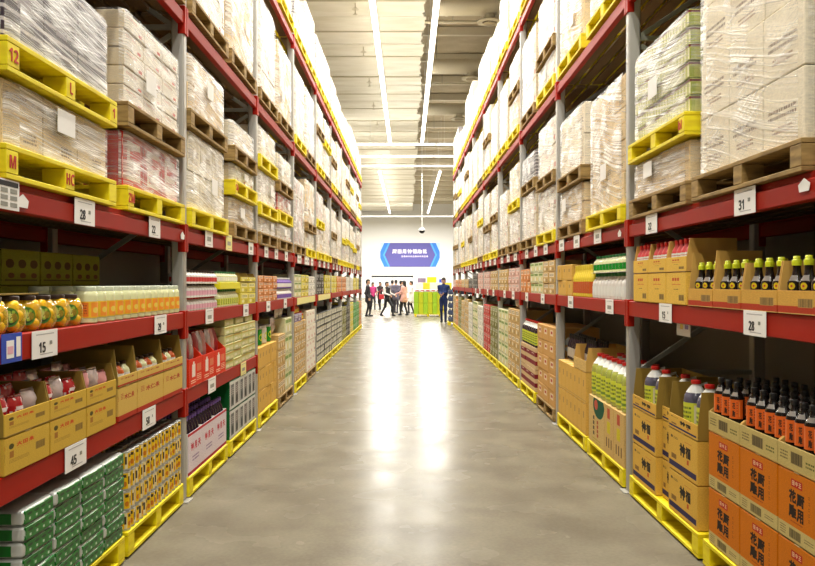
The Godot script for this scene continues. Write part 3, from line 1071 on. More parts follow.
# pallet places that the picture shows only as a receding row
func far_stack(side: int, level: int, bay: int, which: int) -> void:
	var lv: Dictionary = LVL if side < 0 else LVR
	var d0 := (DL + BAYL * bay if side < 0 else DR + BAYR * bay) + (0.10 if which == 0 else (1.42 if side < 0 else 1.53))
	var d1 := d0 + 1.19
	var room: float = (lv[level + 1] - lv[level] - 0.12 - 0.12) if level < 5 else (rng.randf_range(0.72, 1.16) if side < 0 else rng.randf_range(0.75, 1.40))
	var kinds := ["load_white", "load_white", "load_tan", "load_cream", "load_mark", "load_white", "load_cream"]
	var pk := "yellow" if (rng.randf() < 0.55 or level == 5) else "wood"
	var tiers := []
	var single_tier := level == 5 or rng.randf() < 0.5
	if single_tier:
		tiers = [[pk, (kinds[rng.randi() % 7] if level < 5 else ["load_tan", "load_cream", "load_white", "load_dark", "load_tan"][rng.randi() % 5]), room - PAL_H - rng.randf() * (0.1 if level == 5 else 0.28)]]
	else:
		var h := (room - 2 * PAL_H - rng.randf() * 0.2) * 0.5
		var k := rng.randf_range(0.8, 1.2)
		tiers = [[pk, kinds[rng.randi() % 7], h * k], ["yellow" if rng.randf() < 0.4 else "wood", kinds[rng.randi() % 7], h * (2.0 - k)]]
	stack(side, level, bay, which, d0, d1, tiers, bay < 3 and level < 5)

func build_stacks() -> void:
	rng.seed = 20
	# jar rack, third level
	stack(-1, 3, 0, 0, 3.14, 4.33, [["yellow", "load_tan", 0.27, 1], ["yellow", "load_dark", 0.43, 1]], true, {0: [["M", 0.545], ["HC", 0.0]], 1: [["12", 0.545], ["L", 0.0], ["1", -0.545]]})
	stack(-1, 3, 0, 1, 4.50, 5.655, [["yellow", "load_red", 0.32, 1], ["wood", "load_white", 0.54, 5, true]], true, {0: [["ZM", 0.52]]})
	stack(-1, 3, 1, 0, 5.83, 7.02, [["yellow", "load_cream", 0.57, 2], ["wood", "load_tan", 0.42, 2]], true)
	stack(-1, 3, 1, 1, 7.28, 8.36, [["wood", "load_tan", 0.24, 1], ["yellow", "load_white", 0.16, 1], ["wood", "load_cream", 0.24, 1]], true, {1: [["CM", 0.48]]})
	stack(-1, 3, 2, 0, 8.56, 9.72, [["wood", "load_white", 0.17, 1], ["yellow", "load_white", 0.36, 2], ["yellow", "load_cream", 0.32, 1]], true)
	stack(-1, 3, 2, 1, 9.86, 11.04, [["wood", "load_white", 0.20, 1], ["yellow", "load_red", 0.22, 1], ["wood", "load_cream", 0.34, 2]], true)
	stack(-1, 3, 3, 0, 11.28, 12.45, [["wood", "load_mark", 0.95, 4]], false)
	stack(-1, 3, 3, 1, 12.60, 13.78, [["yellow", "load_white", 0.26, 1], ["wood", "load_tan", 0.68, 3]], false)
	for b in range(4, 9):
		for q in 2:
			far_stack(-1, 3, b, q)
	# jar rack, fourth level
	stack(-1, 4, 0, 1, 4.50, 5.655, [["wood", "load_white", 0.75, 3]], true)
	stack(-1, 4, 1, 0, 5.83, 7.02, [["wood", "load_white", 0.90, 3]], true)
	stack(-1, 4, 1, 1, 7.15, 8.34, [["wood", "load_tan", 1.02, 3]], true)
	stack(-1, 4, 2, 0, 8.56, 9.72, [["wood", "load_white", 1.05, 4]], true)
	stack(-1, 4, 2, 1, 9.86, 11.04, [["wood", "load_tan", 0.92, 4]], true)
	stack(-1, 4, 3, 0, 11.28, 12.45, [["yellow", "load_cream", 1.0, 3]], false)
	stack(-1, 4, 3, 1, 12.60, 13.78, [["wood", "load_white", 1.0, 3]], false)
	for b in range(4, 9):
		for q in 2:
			far_stack(-1, 4, b, q)
	for b in range(2, 9):
		for q in 2:
			far_stack(-1, 5, b, q)
	# sauce rack, third level
	stack(1, 3, 0, 0, 3.30, 4.58, [["wood", "load_cream", 1.26, 4, true]], true)
	stack(1, 3, 0, 1, 4.68, 5.88, [["wood", "load_tan", 0.25, 1], ["yellow", "load_lime", 0.62, 6]], true, {1: [["bl", -0.53]]})
	stack(1, 3, 1, 0, 6.09, 7.28, [["yellow", "load_tan", 1.02, 4]], true)
	stack(1, 3, 1, 1, 7.50, 8.70, [["wood", "load_tan", 0.36, 2], ["wood", "load_cream", 0.60, 2]], true)
	stack(1, 3, 2, 0, 8.94, 10.14, [["yellow", "load_white", 0.52, 2], ["wood", "load_white", 0.62, 2]], true)
	stack(1, 3, 2, 1, 10.35, 11.55, [["wood", "load_white", 0.62, 2], ["wood", "load_dark", 0.36, 1]], true)
	stack(1, 3, 3, 0, 11.80, 13.0, [["wood", "load_white", 0.5, 2], ["yellow", "load_cream", 0.55, 2]], false)
	stack(1, 3, 3, 1, 13.20, 14.40, [["wood", "load_white", 0.95, 3]], false)
	for b in range(4, 9):
		for q in 2:
			far_stack(1, 3, b, q)
	# sauce rack, fourth level
	stack(1, 4, 0, 1, 4.66, 5.86, [["yellow", "load_tan", 0.9, 3]], true)
	stack(1, 4, 1, 0, 6.09, 7.28, [["yellow", "load_cream", 1.10, 4]], true)
	stack(1, 4, 1, 1, 7.50, 8.70, [["yellow", "load_tan", 0.95, 3]], true)
	stack(1, 4, 2, 0, 8.94, 10.14, [["yellow", "load_white", 0.30, 1], ["wood", "load_white", 0.66, 2]], true)
	stack(1, 4, 2, 1, 10.35, 11.55, [["wood", "load_white", 1.05, 3]], true)
	stack(1, 4, 3, 0, 11.80, 13.0, [["yellow", "load_tan", 0.5, 2], ["wood", "load_white", 0.5, 2]], false)
	stack(1, 4, 3, 1, 13.20, 14.40, [["yellow", "load_white", 1.05, 3]], false)
	for b in range(4, 9):
		for q in 2:
			far_stack(1, 4, b, q)
	for b in range(1, 9):
		for q in 2:
			far_stack(1, 5, b, q)


# ------------------------------------------------------------------ goods
# open display carton, front cut low: facing +x
func open_carton(side: int, d0: float, d1: float, y: float, depth: float, hf: float, hb: float, m: Material, inner: Material, label: String, grp: String, inset := 0.0, side_full := true, called := "open_carton") -> Node3D:
	var w := d1 - d0
	var t := thing(called, label, "carton", spot(side, d0, d1, y, depth, inset), face_of(side), grp)
	part("bottom_panel", bx(depth, 0.004, w, 0.001), inner, t)
	part("front_panel", bx(0.005, hf, w, 0.001), m, t, Vector3(depth * 0.5 - 0.003, 0.004, 0))
	part("back_panel", bx(0.005, hb, w, 0.001), inner, t, Vector3(-depth * 0.5 + 0.003, 0.004, 0))
	var key := "sidepanel%.3f,%.3f,%.3f,%s" % [depth, hf, hb, side_full]
	var mesh := keep(key, func(mb: MB):
		var x0 := -depth * 0.5 + 0.006
		var x1 := depth * 0.5 - 0.006
		var step := x1 - (0.02 if side_full else depth * 0.45)
		var o := [Vector2(x0, 0), Vector2(x1, 0), Vector2(x1, hf), Vector2(step, hb), Vector2(x0, hb)]
		for s in [-1, 1]:
			var f := []
			for p in o:
				f.append(Vector3(p.x, p.y, s * 0.0025))
			mb.face(f, Vector3(0, 0, s))
		for i in 5:
			var p: Vector2 = o[i]
			var q: Vector2 = o[(i + 1) % 5]
			var e := q - p
			mb.face([Vector3(p.x, p.y, -0.0025), Vector3(q.x, q.y, -0.0025), Vector3(q.x, q.y, 0.0025), Vector3(p.x, p.y, 0.0025)], Vector3(e.y, -e.x, 0).normalized()))
	for s in [-1, 1]:
		part("side_panel", mesh, inner, t, Vector3(0, 0.004, s * (w * 0.5 - 0.003)))
	return t

# closed carton with a taped seam
func carton(side: int, d0: float, d1: float, y: float, h: float, depth: float, m: String, label: String, grp: String, inset := 0.0, tape := true) -> void:
	var w := d1 - d0
	var at := spot(side, d0, d1, y, depth, inset)
	var t := thing("carton", label, "carton", at, face_of(side), grp)
	part("body", bx(depth, h, w, 0.006), M[m], t)
	if tape:
		part("tape", bx(depth + 0.001, 0.0012, 0.045, 0.0003), M.tan3, t, Vector3(0, h - 0.0002, 0))

func fruit_jar(side: int, d: float, y: float, back: float, label: String) -> void:
	var t := thing("fruit_jar", label, "jar", spot(side, d, d, y, 0.144, 0.012 + back), face_of(side), "jars of yellow fruit")
	part("glass", keep("fj", func(m): m.lathe([[0.0, 0.0], [0.045, 0.0], [0.058, 0.008], [0.0715, 0.035], [0.0715, 0.090], [0.060, 0.116], [0.044, 0.124], [0.042, 0.132]], 24)), M.syrup, t)
	var ball := keep("fruitball", func(m): m.lathe([[0.0, -0.027], [0.014, -0.023], [0.024, -0.012], [0.028, 0.0], [0.024, 0.012], [0.014, 0.023], [0.0, 0.027]], 12))
	for i in 3:
		for l in 3:
			var a := TAU * (i + 0.5 * (l % 2)) / 3.0 + d * 9.0
			part("fruit", ball, M.fruit if (i + l) % 2 else M.peach, t, Vector3(cos(a) * 0.036, 0.030 + l * 0.040, sin(a) * 0.032), Vector3(0.3 * i, 0, 0.4 * l))
	part("lid", keep("fjlid", func(m): m.lathe([[0.046, 0.131], [0.047, 0.148], [0.042, 0.151], [0.0, 0.151]], 24)), M.lid, t)
	part("label", keep("fjlabel", func(m): m.patch(0.0724, 0.026, 0.104, 1.1, true, 8, -1.0, 1.0)), M.fruit_label, t)
	part("label", keep("fjlabel2", func(m): m.patch(0.0724, 0.026, 0.104, 1.1, true, 8, -1.0, -2.1)), M.fruit_label, t)

func milk_jar(side: int, d: float, y: float, back: float, label: String) -> void:
	var t := thing("lychee_jar", label, "jar", spot(side, d, d, y, 0.114, 0.012 + back), face_of(side), "pale jars with orange labels")
	part("glass", keep("mj", func(m): m.lathe([[0.0, 0.0], [0.050, 0.0], [0.056, 0.008], [0.057, 0.135], [0.053, 0.155], [0.045, 0.166]], 18)), M.milky, t)
	part("lid", keep("mjlid", func(m): m.lathe([[0.048, 0.164], [0.049, 0.184], [0.045, 0.188], [0.0, 0.188]], 18)), M.greenlid, t)
	part("label", keep("mjlabel", func(m): m.patch(0.0578, 0.03, 0.112, 2.4, false, 12, -1.0, 0.75)), M.orange_label, t)

func green_pack(side: int, d0: float, d1: float, y: float, back: float, label: String) -> void:
	var w := d1 - d0
	var t := thing("can_pack", label, "can pack", spot(side, d0, d1, y, 0.42, 0.0 + back), face_of(side), "green can packs in silver film")
	part("film_wrap", bx(0.42, 0.0655, w, 0.020), M.packfilm, t)
	# printed window of the pack, bulging a little through the film
	part("printed_front", bx(0.010, 0.054, w * 0.92, 0.0046), M.green_can, t, Vector3(0.207, 0.0055, rng.randf_range(-0.006, 0.006)), Vector3(rng.randf_range(-0.03, 0.03), 0, 0))
	part("end_label", bx(0.32, 0.044, 0.004, 0.001), M.green_can, t, Vector3(0, 0.010, w * 0.5 - 0.0015))

func can_stack_pack(side: int, d0: float, d1: float, y: float, back: float, label: String) -> void:
	var w := d1 - d0
	var t := thing("tinned_pack", label, "can pack", spot(side, d0, d1, y, 0.16, 0.005 + back), face_of(side), "packs of yellow-labelled tins")
	var r := w / 6.0
	var mesh := keep("tin%.3f" % r, func(m): m.lathe([[r * 0.9, 0.0], [r * 0.98, 0.004], [r * 0.94, 0.009], [r * 0.95, 0.012]], 16))
	var lb := keep("tinlab%.3f" % r, func(m): m.lathe([[r * 0.95, 0.012], [r * 0.95, 0.100]], 16))
	var tp := keep("tintop%.3f" % r, func(m): m.lathe([[r * 0.95, 0.100], [r * 0.98, 0.107], [r * 0.9, 0.111], [r * 0.88, 0.107], [0.0, 0.107]], 16))
	for i in 3:
		for j in 2:
			var at := Vector3(0.08 - r - j * r * 2.0, 0, (i - 1) * r * 2.0)
			var c := part("tin", lb, M.can_label, t, at, Vector3(0, rng.randf() * TAU, 0))
			part("base_rim", mesh, M.silver, c)
			part("lid", tp, M.silver, c)

func soy_bottle(side: int, d: float, y: float, back: float, label: String) -> void:
	var t := thing("soy_bottle", label, "bottle", spot(side, d, d, y, 0.08, back), face_of(side), "dark sauce bottles with lime caps")
	part("glass", keep("soyb", func(m): m.lathe([[0.0, 0.0], [0.034, 0.0], [0.038, 0.006], [0.038, 0.128], [0.0345, 0.134], [0.020, 0.160], [0.0165, 0.185], [0.0165, 0.210]], 18)), M.soy, t)
	part("cap", keep("soycap", func(m): m.lathe([[0.020, 0.200], [0.021, 0.222], [0.017, 0.226], [0.014, 0.228], [0.014, 0.241], [0.0, 0.243]], 16)), M.limecap, t)
	part("round_badge", keep("soybadge", func(m): m.patch(0.0388, 0.097, 0.127, 0.78, true, 8, -1.0, -0.55)), M.badge, t)
	part("badge_seal", keep("soyseal", func(m): m.patch(0.0394, 0.107, 0.117, 0.26, true, 8, -1.0, -0.55)), M.redlabel, t)
	part("script_label", keep("soyscript", func(m): m.patch(0.0340, 0.135, 0.158, 1.2, false, 6, 0.0228, -0.55)), M.foil_glint, t)

func vinegar_bottle(side: int, d: float, y: float, back: float, label: String) -> void:
	var t := thing("vinegar_bottle", label, "bottle", spot(side, d, d, y, 0.08, back), face_of(side), "dark bottles with orange labels")
	part("glass", keep("vinb", func(m): m.lathe([[0.0, 0.0], [0.033, 0.0], [0.037, 0.006], [0.037, 0.200], [0.033, 0.212], [0.020, 0.234], [0.0145, 0.246], [0.0140, 0.264]], 18)), M.vinegar, t)
	part("cap", keep("vincap", func(m): m.lathe([[0.0165, 0.258], [0.0165, 0.279], [0.013, 0.282], [0.0, 0.282]], 14)), M.black, t)
	part("label", keep("vinlab", func(m): m.patch(0.0376, 0.100, 0.196, 2.5, false, 12, -1.0, -0.7)), M.vinegar_label, t)
	part("label", keep("vinlab2", func(m): m.patch(0.0376, 0.100, 0.196, 1.5, false, 8, -1.0, 1.9)), M.badge, t)
	part("neck_highlight", keep("vinneck", func(m): m.patch(0.0338, 0.213, 0.232, 1.1, false, 6, 0.0222, -0.7)), M.foil_glint, t)  # pale patch painting the highlight on the bottle neck

# five-litre jug with a grip bridge
func jug(side: int, d: float, y: float, back: float, body: Material, cap: Material, label: String, grp: String, h := 0.34, r := 0.075) -> void:
	var t := thing("oil_jug", label, "bottle", spot(side, d, d, y, r * 2.0, back), face_of(side), grp)
	part("body", keep("jug%.2f%.3f" % [h, r], func(m): m.lathe([[0.0, 0.0], [r * 0.9, 0.0], [r, 0.012], [r, h * 0.30], [r * 0.96, h * 0.33], [r, h * 0.36], [r, h * 0.62], [r * 0.9, h * 0.72], [r * 0.45, h * 0.86], [r * 0.28, h * 0.90], [r * 0.28, h * 0.95]], 18)), body, t)
	part("collar", keep("jugcollar%.2f%.3f" % [h, r], func(m): m.lathe([[r * 0.80, h * 0.755], [r * 0.50, h * 0.855], [r * 0.34, h * 0.90], [r * 0.32, h * 0.93]], 18)), M.whitecap, t)
	part("cap", keep("jugcap%.2f%.3f" % [h, r], func(m): m.lathe([[r * 0.40, h * 0.925], [r * 0.41, h * 0.995], [r * 0.34, h], [0.0, h]], 16)), cap, t)
	part("label", keep("juglab%.2f%.3f" % [h, r], func(m): m.patch(r * 1.012, h * 0.10, h * 0.56, 2.5, false, 12, -1.0, -0.6)), M.oil_label, t)
	part("handle", keep("jughandle%.2f%.3f" % [h, r], func(m): m.tube([Vector3(-r * 0.25, h * 0.89, 0), Vector3(-r * 0.9, h * 0.93, 0), Vector3(-r * 1.1, h * 0.84, 0), Vector3(-r * 0.95, h * 0.66, 0)], 0.009, 8)), M.whitecap, t)

func small_bottle(side: int, d: float, y: float, back: float, h: float, r: float, body: Material, cap: Material, lab: Material, label: String, grp: String, called := "bottle") -> void:
	var t := thing(called, label, "bottle", spot(side, d, d, y, r * 2.0, back), face_of(side), grp)
	var k := "%.3f%.3f" % [h, r]
	part("body", keep("sb" + k, func(m): m.lathe([[0.0, 0.0], [r * 0.92, 0.0], [r, h * 0.03], [r, h * 0.56], [r * 0.85, h * 0.66], [r * 0.42, h * 0.80], [r * 0.40, h * 0.90]], 12)), body, t)
	part("cap", keep("sc" + k, func(m): m.lathe([[r * 0.46, h * 0.86], [r * 0.46, h * 0.98], [r * 0.38, h], [0.0, h]], 12)), cap, t)
	if called == "sauce_bottle":
		part("shoulder_label", keep("ss%d" % side + k, func(m): m.patch(r * 1.015, h * 0.50, h * 0.565, 2.6, false, 8, -1.0, -0.6 * side)), M.whitecap, t)
	part("label", keep("sl%d" % side + k, func(m): m.patch(r * 1.015, h * 0.12, h * 0.48, 3.0, false, 9, -1.0, -0.6 * side)), lab, t)

# soft bag: pinched pillow
func bag(side: int, d: float, y: float, back: float, w: float, h: float, m: Material, label: String, grp: String, lean := 0.0) -> void:
	var t := thing("snack_bag", label, "bag", spot(side, d, d, y, 0.08, back), face_of(side), grp)
	var nz := FastNoiseLite.new()
	nz.seed = int(d * 100.0) % 5
	nz.frequency = 9.0
	var key := "bag%.2f%.2f%d" % [w, h, nz.seed]
	var mesh := keep(key, func(mb: MB):
		var nx := 8
		var ny := 10
		for s in [-1, 1]:
			var base := mb.v.size()
			for j in ny + 1:
				for i in nx + 1:
					var u := float(i) / nx
					var q := float(j) / ny
					var bulge := pow(sin(PI * u), 0.6) * pow(sin(PI * clampf(q * 0.92, 0, 1)), 0.6) * 0.034
					bulge += 0.016 * nz.get_noise_2d(u, q) * sin(PI * u)
					var p := Vector3(s * (bulge + 0.0008), q * h, (u - 0.5) * w * (1.0 - 0.12 * sin(PI * q)))
					mb.vert(p, Vector3(s, 0.5 * cos(PI * q) * -1.0, (u - 0.5)).normalized(), Vector2(u, q))
			for j in ny:
				for i in nx:
					var k := base + j * (nx + 1) + i
					mb.quad(k, k + 1, k + nx + 2, k + nx + 1))
	part("pouch", mesh, m, t, Vector3(0, 0.002, 0), Vector3(0, 0, lean))
	part("seal", bx(0.003, 0.016, w * 0.92, 0.0005), m, t, Vector3(-sin(lean) * h, cos(lean) * h - 0.006, 0), Vector3(0, 0, lean))

func block_goods(side: int, level: String, bay: int, d0: float, d1: float, y: float, rows: int, rh: float, cols: int, depth: float, m: String, desc: String, inset := 0.01) -> void:
	var w := (d1 - d0) / cols
	for r in rows:
		for c in cols:
			# columns counted from the crowd end
			var a := d0 + c * w
			var lab := "%s, %s row, %s along, %s, %s bay, %s" % [desc, ORD[r], ORD[c], level, ORD[bay], rack_word(side)]
			single("_".join(desc.replace("-", " ").split(" ").slice(0, 3) if desc.contains(" with ") == false else ["labelled", "carton"]), bx(depth, rh - 0.003, w - 0.006, 0.005), M[m], lab, desc.split(" with ")[0].split(" ")[-1], spot(side, a, a + w, y + r * rh, depth, inset + rng.randf() * 0.01), face_of(side), "%s, %s, %s bay of the %s" % [desc, level, ORD[bay], rack_word(side)])

func price_tag(side: int, d: float, y: float, w: float, h: float, text: String, small: String, label: String, m: Material = null) -> void:
	var xf := XL if side < 0 else XR
	var t := thing("price_tag", label, "price tag", Vector3(side * (xf - 0.0045), y, -d), face_of(side), "price tags on the beams of the " + rack_word(side))
	part("card", bx(0.0025, h, w, 0.0005), m if m else M.paper, t)
	if text:
		lettering(t, text, h * 0.42, M.ink, Vector3(0.0020, h * 0.38, 0.12 * w), PI / 2)
		if small:
			lettering(t, small, h * 0.16, M.brace, Vector3(0.0020, h * 0.52, -0.22 * w), PI / 2)
	part("print_line", bx(0.0005, h * 0.035, w * 0.7, 0.0001), M.faint, t, Vector3(0.0014, h * 0.84, 0))
	if not text:
		part("print_block", bx(0.0005, h * 0.25, w * 0.5, 0.0001), M.brace, t, Vector3(0.0014, h * 0.32, 0))
	part("print_line", bx(0.0005, h * 0.03, w * 0.5, 0.0001), M.faint, t, Vector3(0.0014, h * 0.12, -0.05 * w))

func build_jar_goods() -> void:
	rng.seed = 7
	var S := -1
	# ---- first bay, second level: fruit jars and pale jars, boxes behind
	var y: float = LVL[2] + 0.001
	for j in 2:
		for i in 6:
			fruit_jar(S, 3.17 + i * 0.147, y, j * 0.15, "glass jar of yellow fruit with green oval label, %s along, %s row" % [ORD[i], ["front", "second"][j]])
	for j in 3:
		for i in 13:
			milk_jar(S, 4.095 + i * 0.1225, y, j * 0.12, "pale jar with orange label and light lid, %s along, %s row" % [ORD[i], ["front", "second", "third"][j]])
	for i in 3:
		for r in 2:
			carton(S, 4.1 + i * 0.44, 4.53 + i * 0.44, y + r * 0.192, 0.19, 0.3, "flower_box", "olive carton printed with flowers behind the jars, %s along, %s layer" % [ORD[i], ["lower", "upper"][r]], "olive flower cartons", 0.50)
	single("cardboard_flap", keep("flap", func(m): m.bev(Vector3.ZERO, Vector3(0.26, 0.006, 0.34), 0.002)), M.olive, "folded brown cardboard flap lying on top of the fruit jars", "cardboard", Vector3(-XL - 0.17, y + 0.1585, -3.36), 0.0)
	single("added_light_sheet", bx(0.02, 0.30, 0.55, 0.003), M.whiteboard, "white sheet standing in for light from the next aisle, behind the olive flower cartons", "board", Vector3(-XL - 0.88, y, -5.2))  # sheet added in place of bright light showing through from the next aisle
	# ---- first bay, first level: logo cartons with snack bags
	y = LVL[1] + 0.001
	var cx := [3.14, 3.545, 3.95, 4.35]
	for i in 3:
		var a: float = cx[i]
		var b: float = cx[i + 1] - 0.008
		carton(S, a, b, y, 0.150, 0.34, "logo_box", "yellow-tan carton with red print and emblem, closed, %s along" % ORD[i], "closed yellow-tan cartons", 0.005)
		open_carton(S, a, b, y + 0.153, 0.34, 0.085, 0.17, M.logo_box, M.olive, "yellow-tan carton cut open and filled with snack bags, %s along" % ORD[i], "open yellow-tan cartons", 0.005)
		for q in 3:
			for r in 3:
				bag(S, a + 0.072 + q * 0.124, y + 0.160, 0.030 + r * 0.088, 0.120, 0.125 + r * 0.016 + rng.randf() * 0.03, [M.bag_print_glints, M.bag_print_glints, M.bagsilver][(q + i + r) % 3] if i < 2 else [M.bagpink, M.bagsilver][(q + r) % 2], "shiny snack bag, %s along and %s back in the %s open yellow-tan carton" % [ORD[q], ORD[r], ORD[i]], "snack bags in the open cartons", rng.randf_range(-0.06, 0.06))
	var nx := [4.38, 4.69, 5.19, 5.635]
	for i in 3:
		var a: float = nx[i]
		var b: float = nx[i + 1] - 0.008
		carton(S, a, b, y, 0.185, 0.36, "nut_box", "tan carton with red lettering and red base band, %s along" % ORD[i], "red-banded tan cartons", 0.005)
		open_carton(S, a, b, y + 0.188, 0.36, 0.055, 0.205, M.nut_box, M.olive, "tan tray with red band and tall flaps on a red-banded carton, %s along" % ORD[i], "red-banded open trays", 0.005)
		for q in int((b - a) / 0.095):
			small_bottle(S, a + 0.055 + q * 0.095, y + 0.194, 0.03, 0.12, 0.04, M.jarred if q % 2 else M.milky, M.lid, M.whitecap, "small jar in the %s red-banded tray, %s along" % [ORD[i], ORD[q]], "small jars in the trays", "spice_jar")
	# ---- first bay, floor
	pallet(S, 3.24, 4.465, 0.013, "yellow", true, "yellow pallet on the floor under the green can packs")
	pallet(S, 4.52, 5.635, 0.013, "yellow", true, "yellow pallet on the floor under the yellow-labelled tins")
	y = 0.013 + PAL_H
	for j in 2:
		for r in 7:
			for i in 4:
				green_pack(S, 3.30 + i * 0.292, 3.30 + i * 0.292 + 0.284, y + r * 0.0662, rng.randf_range(0.0, 0.01) + j * 0.455, "green can pack in silver film, %s row up, %s along, %s stack" % [ORD[r], ORD[i], ["front", "rear"][j]])
	for j in 2:
		for r in 4:
			for i in 5:
				can_stack_pack(S, 4.535 + i * 0.219, 4.535 + i * 0.219 + 0.214, y + r * 0.1125, j * 0.17, "pack of yellow-labelled tins, %s row up, %s along, %s stack" % [ORD[r], ORD[i], ["front", "rear"][j]])
	# ---- second bay, second level
	y = LVL[2] + 0.001
	for r in 3:
		if r > 0:
			single("pack_divider", bx(0.20, 0.003, 0.92, 0.0005), M.whiteboard, "white card between the %s and %s layers of pink-labelled bottles" % [ORD[r - 1], ORD[r]], "card", spot(S, 5.79, 6.71, y + r * 0.102 - 0.004, 0.20, 0.01))
		for i in 11:
			for j in 2:
				small_bottle(S, 5.835 + i * 0.083, y + r * 0.102, 0.012 + j * 0.085, 0.096, 0.036, M.whitebottle, M.lid if r else M.redcap, M.pinklabel if r < 2 else M.redlabel, "white bottle with %s label, %s layer, %s along, %s row" % ["pink" if r < 2 else "red", ORD[r], ORD[i], ["front", "rear"][j]], "white bottles with pink or red labels")
	for i in 9:
		for j in 2:
			small_bottle(S, 6.80 + i * 0.088, y, 0.012 + j * 0.09, 0.150, 0.042, M.milky, M.greencap, M.oil_label, "pale drink bottle with green cap, lower layer, %s along, %s row" % [ORD[i], ["front", "rear"][j]], "pale drink bottles")
	single("yellow_band", bx(0.19, 0.060, 0.80, 0.003), M.yellowband, "bright yellow price card strip between two layers of pale bottles", "price card", spot(S, 6.76, 7.56, y + 0.152, 0.19, 0.006))
	for i in 9:
		small_bottle(S, 6.80 + i * 0.088, y + 0.214, 0.02, 0.090, 0.036, M.milky, M.greencap, M.whitecap, "pale drink bottle with green cap on the yellow strip, %s along" % ORD[i], "pale drink bottles, upper layer")
	block_goods(S, "second level", 1, 7.62, 8.36, y, 2, 0.108, 2, 0.34, "far_yellow", "yellow-tan box")
	for i in 2:
		open_carton(S, 7.62 + i * 0.37, 7.985 + i * 0.37, y + 0.218, 0.34, 0.04, 0.08, M.far_yellow, M.olive, "open yellow-tan tray on the boxes beside the pale bottles, %s along" % ORD[i], "open trays on the yellow-tan boxes", 0.01)
	# ---- second bay, first level
	y = LVL[1] + 0.001
	for i in 3:
		var a := 5.80 + i * 0.39
		open_carton(S, a, a + 0.382, y, 0.34, 0.20, 0.35, M.red_box, M.red_box, "bright red display carton with white bottle picture, %s along" % ORD[i], "red display cartons", 0.005, false)
		for q in 3:
			bag(S, a + 0.075 + q * 0.115, y + 0.10, 0.05, 0.105, 0.27, [M.bagpink, M.bagred, M.bagsilver][(q + i) % 3], "pouch standing in the %s red display carton, %s along" % [ORD[i], ORD[q]], "pouches in the red cartons", 0.05)
	block_goods(S, "first level", 1, 6.99, 8.36, y, 5, 0.075, 4, 0.36, "noodle_pack", "pale green noodle pack")
	for i in 3:
		single("noodle_pack", bx(0.28, 0.06, 0.34, 0.006), M.noodle_pack, "loose pale green noodle pack on top of the pile, %s along" % ORD[i], "pack", spot(S, 7.05 + i * 0.44, 7.39 + i * 0.44, y + 0.376, 0.28, 0.03))
	# ---- second bay, floor
	pallet(S, 5.79, 7.02, 0.013, "yellow", true, "yellow pallet on the floor under the purple-capped bottles")
	pallet(S, 7.13, 8.36, 0.013, "yellow", true, "yellow pallet on the floor under the green and grey cases")
	y = 0.013 + PAL_H
	for i in 3:
		var a := 5.80 + i * 0.405
		open_carton(S, a, a + 0.398, y, 0.42, 0.305, 0.305, M.white_red_box, M.whiteboard, "white carton with red print holding purple-capped bottles, %s along" % ORD[i], "white cartons with red print", 0.01)
		single("carton_filler", bx(0.40, 0.175, 0.38, 0.002), M.whiteboard, "white board insert inside the %s white carton with red print" % ORD[i], "insert", spot(S, a + 0.009, a + 0.389, y + 0.005, 0.40, 0.02))
		for q in 5:
			for r in 4:
				small_bottle(S, a + 0.045 + q * 0.077, y + 0.182, 0.03 + r * 0.09, 0.235, 0.035, M.darkglass, M.purple, M.purple, "dark bottle with purple cap in the %s white carton, %s along, %s row" % [ORD[i], ORD[q], ORD[r]], "purple-capped bottles in the white cartons", "wine_bottle")
	for r in 2:
		for i in 3:
			for j in 2:
				single("grey_case", bx(0.44, 0.258, 0.395, 0.008), M.green_case, "grey printed case with green end, %s layer, %s along, %s stack" % [ORD[r], ORD[i], ["front", "rear"][j]], "case", spot(S, 7.15 + i * 0.402, 7.545 + i * 0.402, y + r * 0.261, 0.44, 0.01 + j * 0.45), 0.0, "grey and green cases")
	# ---- third bay
	y = LVL[2] + 0.001
	block_goods(S, "second level", 2, 8.56, 9.75, y, 4, 0.072, 4, 0.3, "far_orange", "orange and white box")
	for r in 2:
		for i in 12:
			small_bottle(S, 9.86 + i * 0.098, y + r * 0.138, 0.01, 0.134, 0.045, M.purple if r else M.whitebottle, M.whitecap, M.whitecap if r else M.purple, "small grey-purple bottle, %s layer, %s along beside the orange boxes" % [["lower", "upper"][r], ORD[i]], "grey-purple bottles")
	pallet(S, 8.54, 9.73, 0.013, "yellow", false, "yellow pallet on the floor under plain tan cartons, third bay of the jar rack")
	pallet(S, 9.85, 11.05, 0.013, "wood", false, "wooden pallet on the floor under tan cartons and green tins")
	y = 0.013 + PAL_H
	block_goods(S, "floor", 2, 8.55, 9.73, y, 3, 0.235, 6, 0.5, "plain_box", "plain tan carton")
	block_goods(S, "floor", 2, 9.86, 10.42, y, 4, 0.19, 3, 0.5, "far_tan", "tan printed carton")
	block_goods(S, "floor", 2, 10.44, 11.03, y, 4, 0.235, 2, 0.5, "far_pale", "pale green pack")
	for i in 4:
		var t := thing("green_tin", "large green tin on top of the tan cartons, %s along" % ORD[i], "tin", spot(S, 8.72 + i * 0.30, 8.72 + i * 0.30, y + (0.705 if i < 4 else 0.75), 0.22, 0.06), 0.0, "large green tins")
		part("body", keep("gtin", func(m): m.lathe([[0.0, 0.0], [0.10, 0.0], [0.105, 0.01], [0.105, 0.17], [0.098, 0.18]], 18)), M.greentin if i % 2 else M.whitebottle, t)
		part("lid", keep("gtinlid", func(m): m.lathe([[0.102, 0.176], [0.102, 0.196], [0.094, 0.200], [0.0, 0.200]], 18)), M.silver, t)
		part("label", keep("gtinlab", func(m): m.patch(0.1062, 0.04, 0.13, 1.3, true)), M.limecap, t)
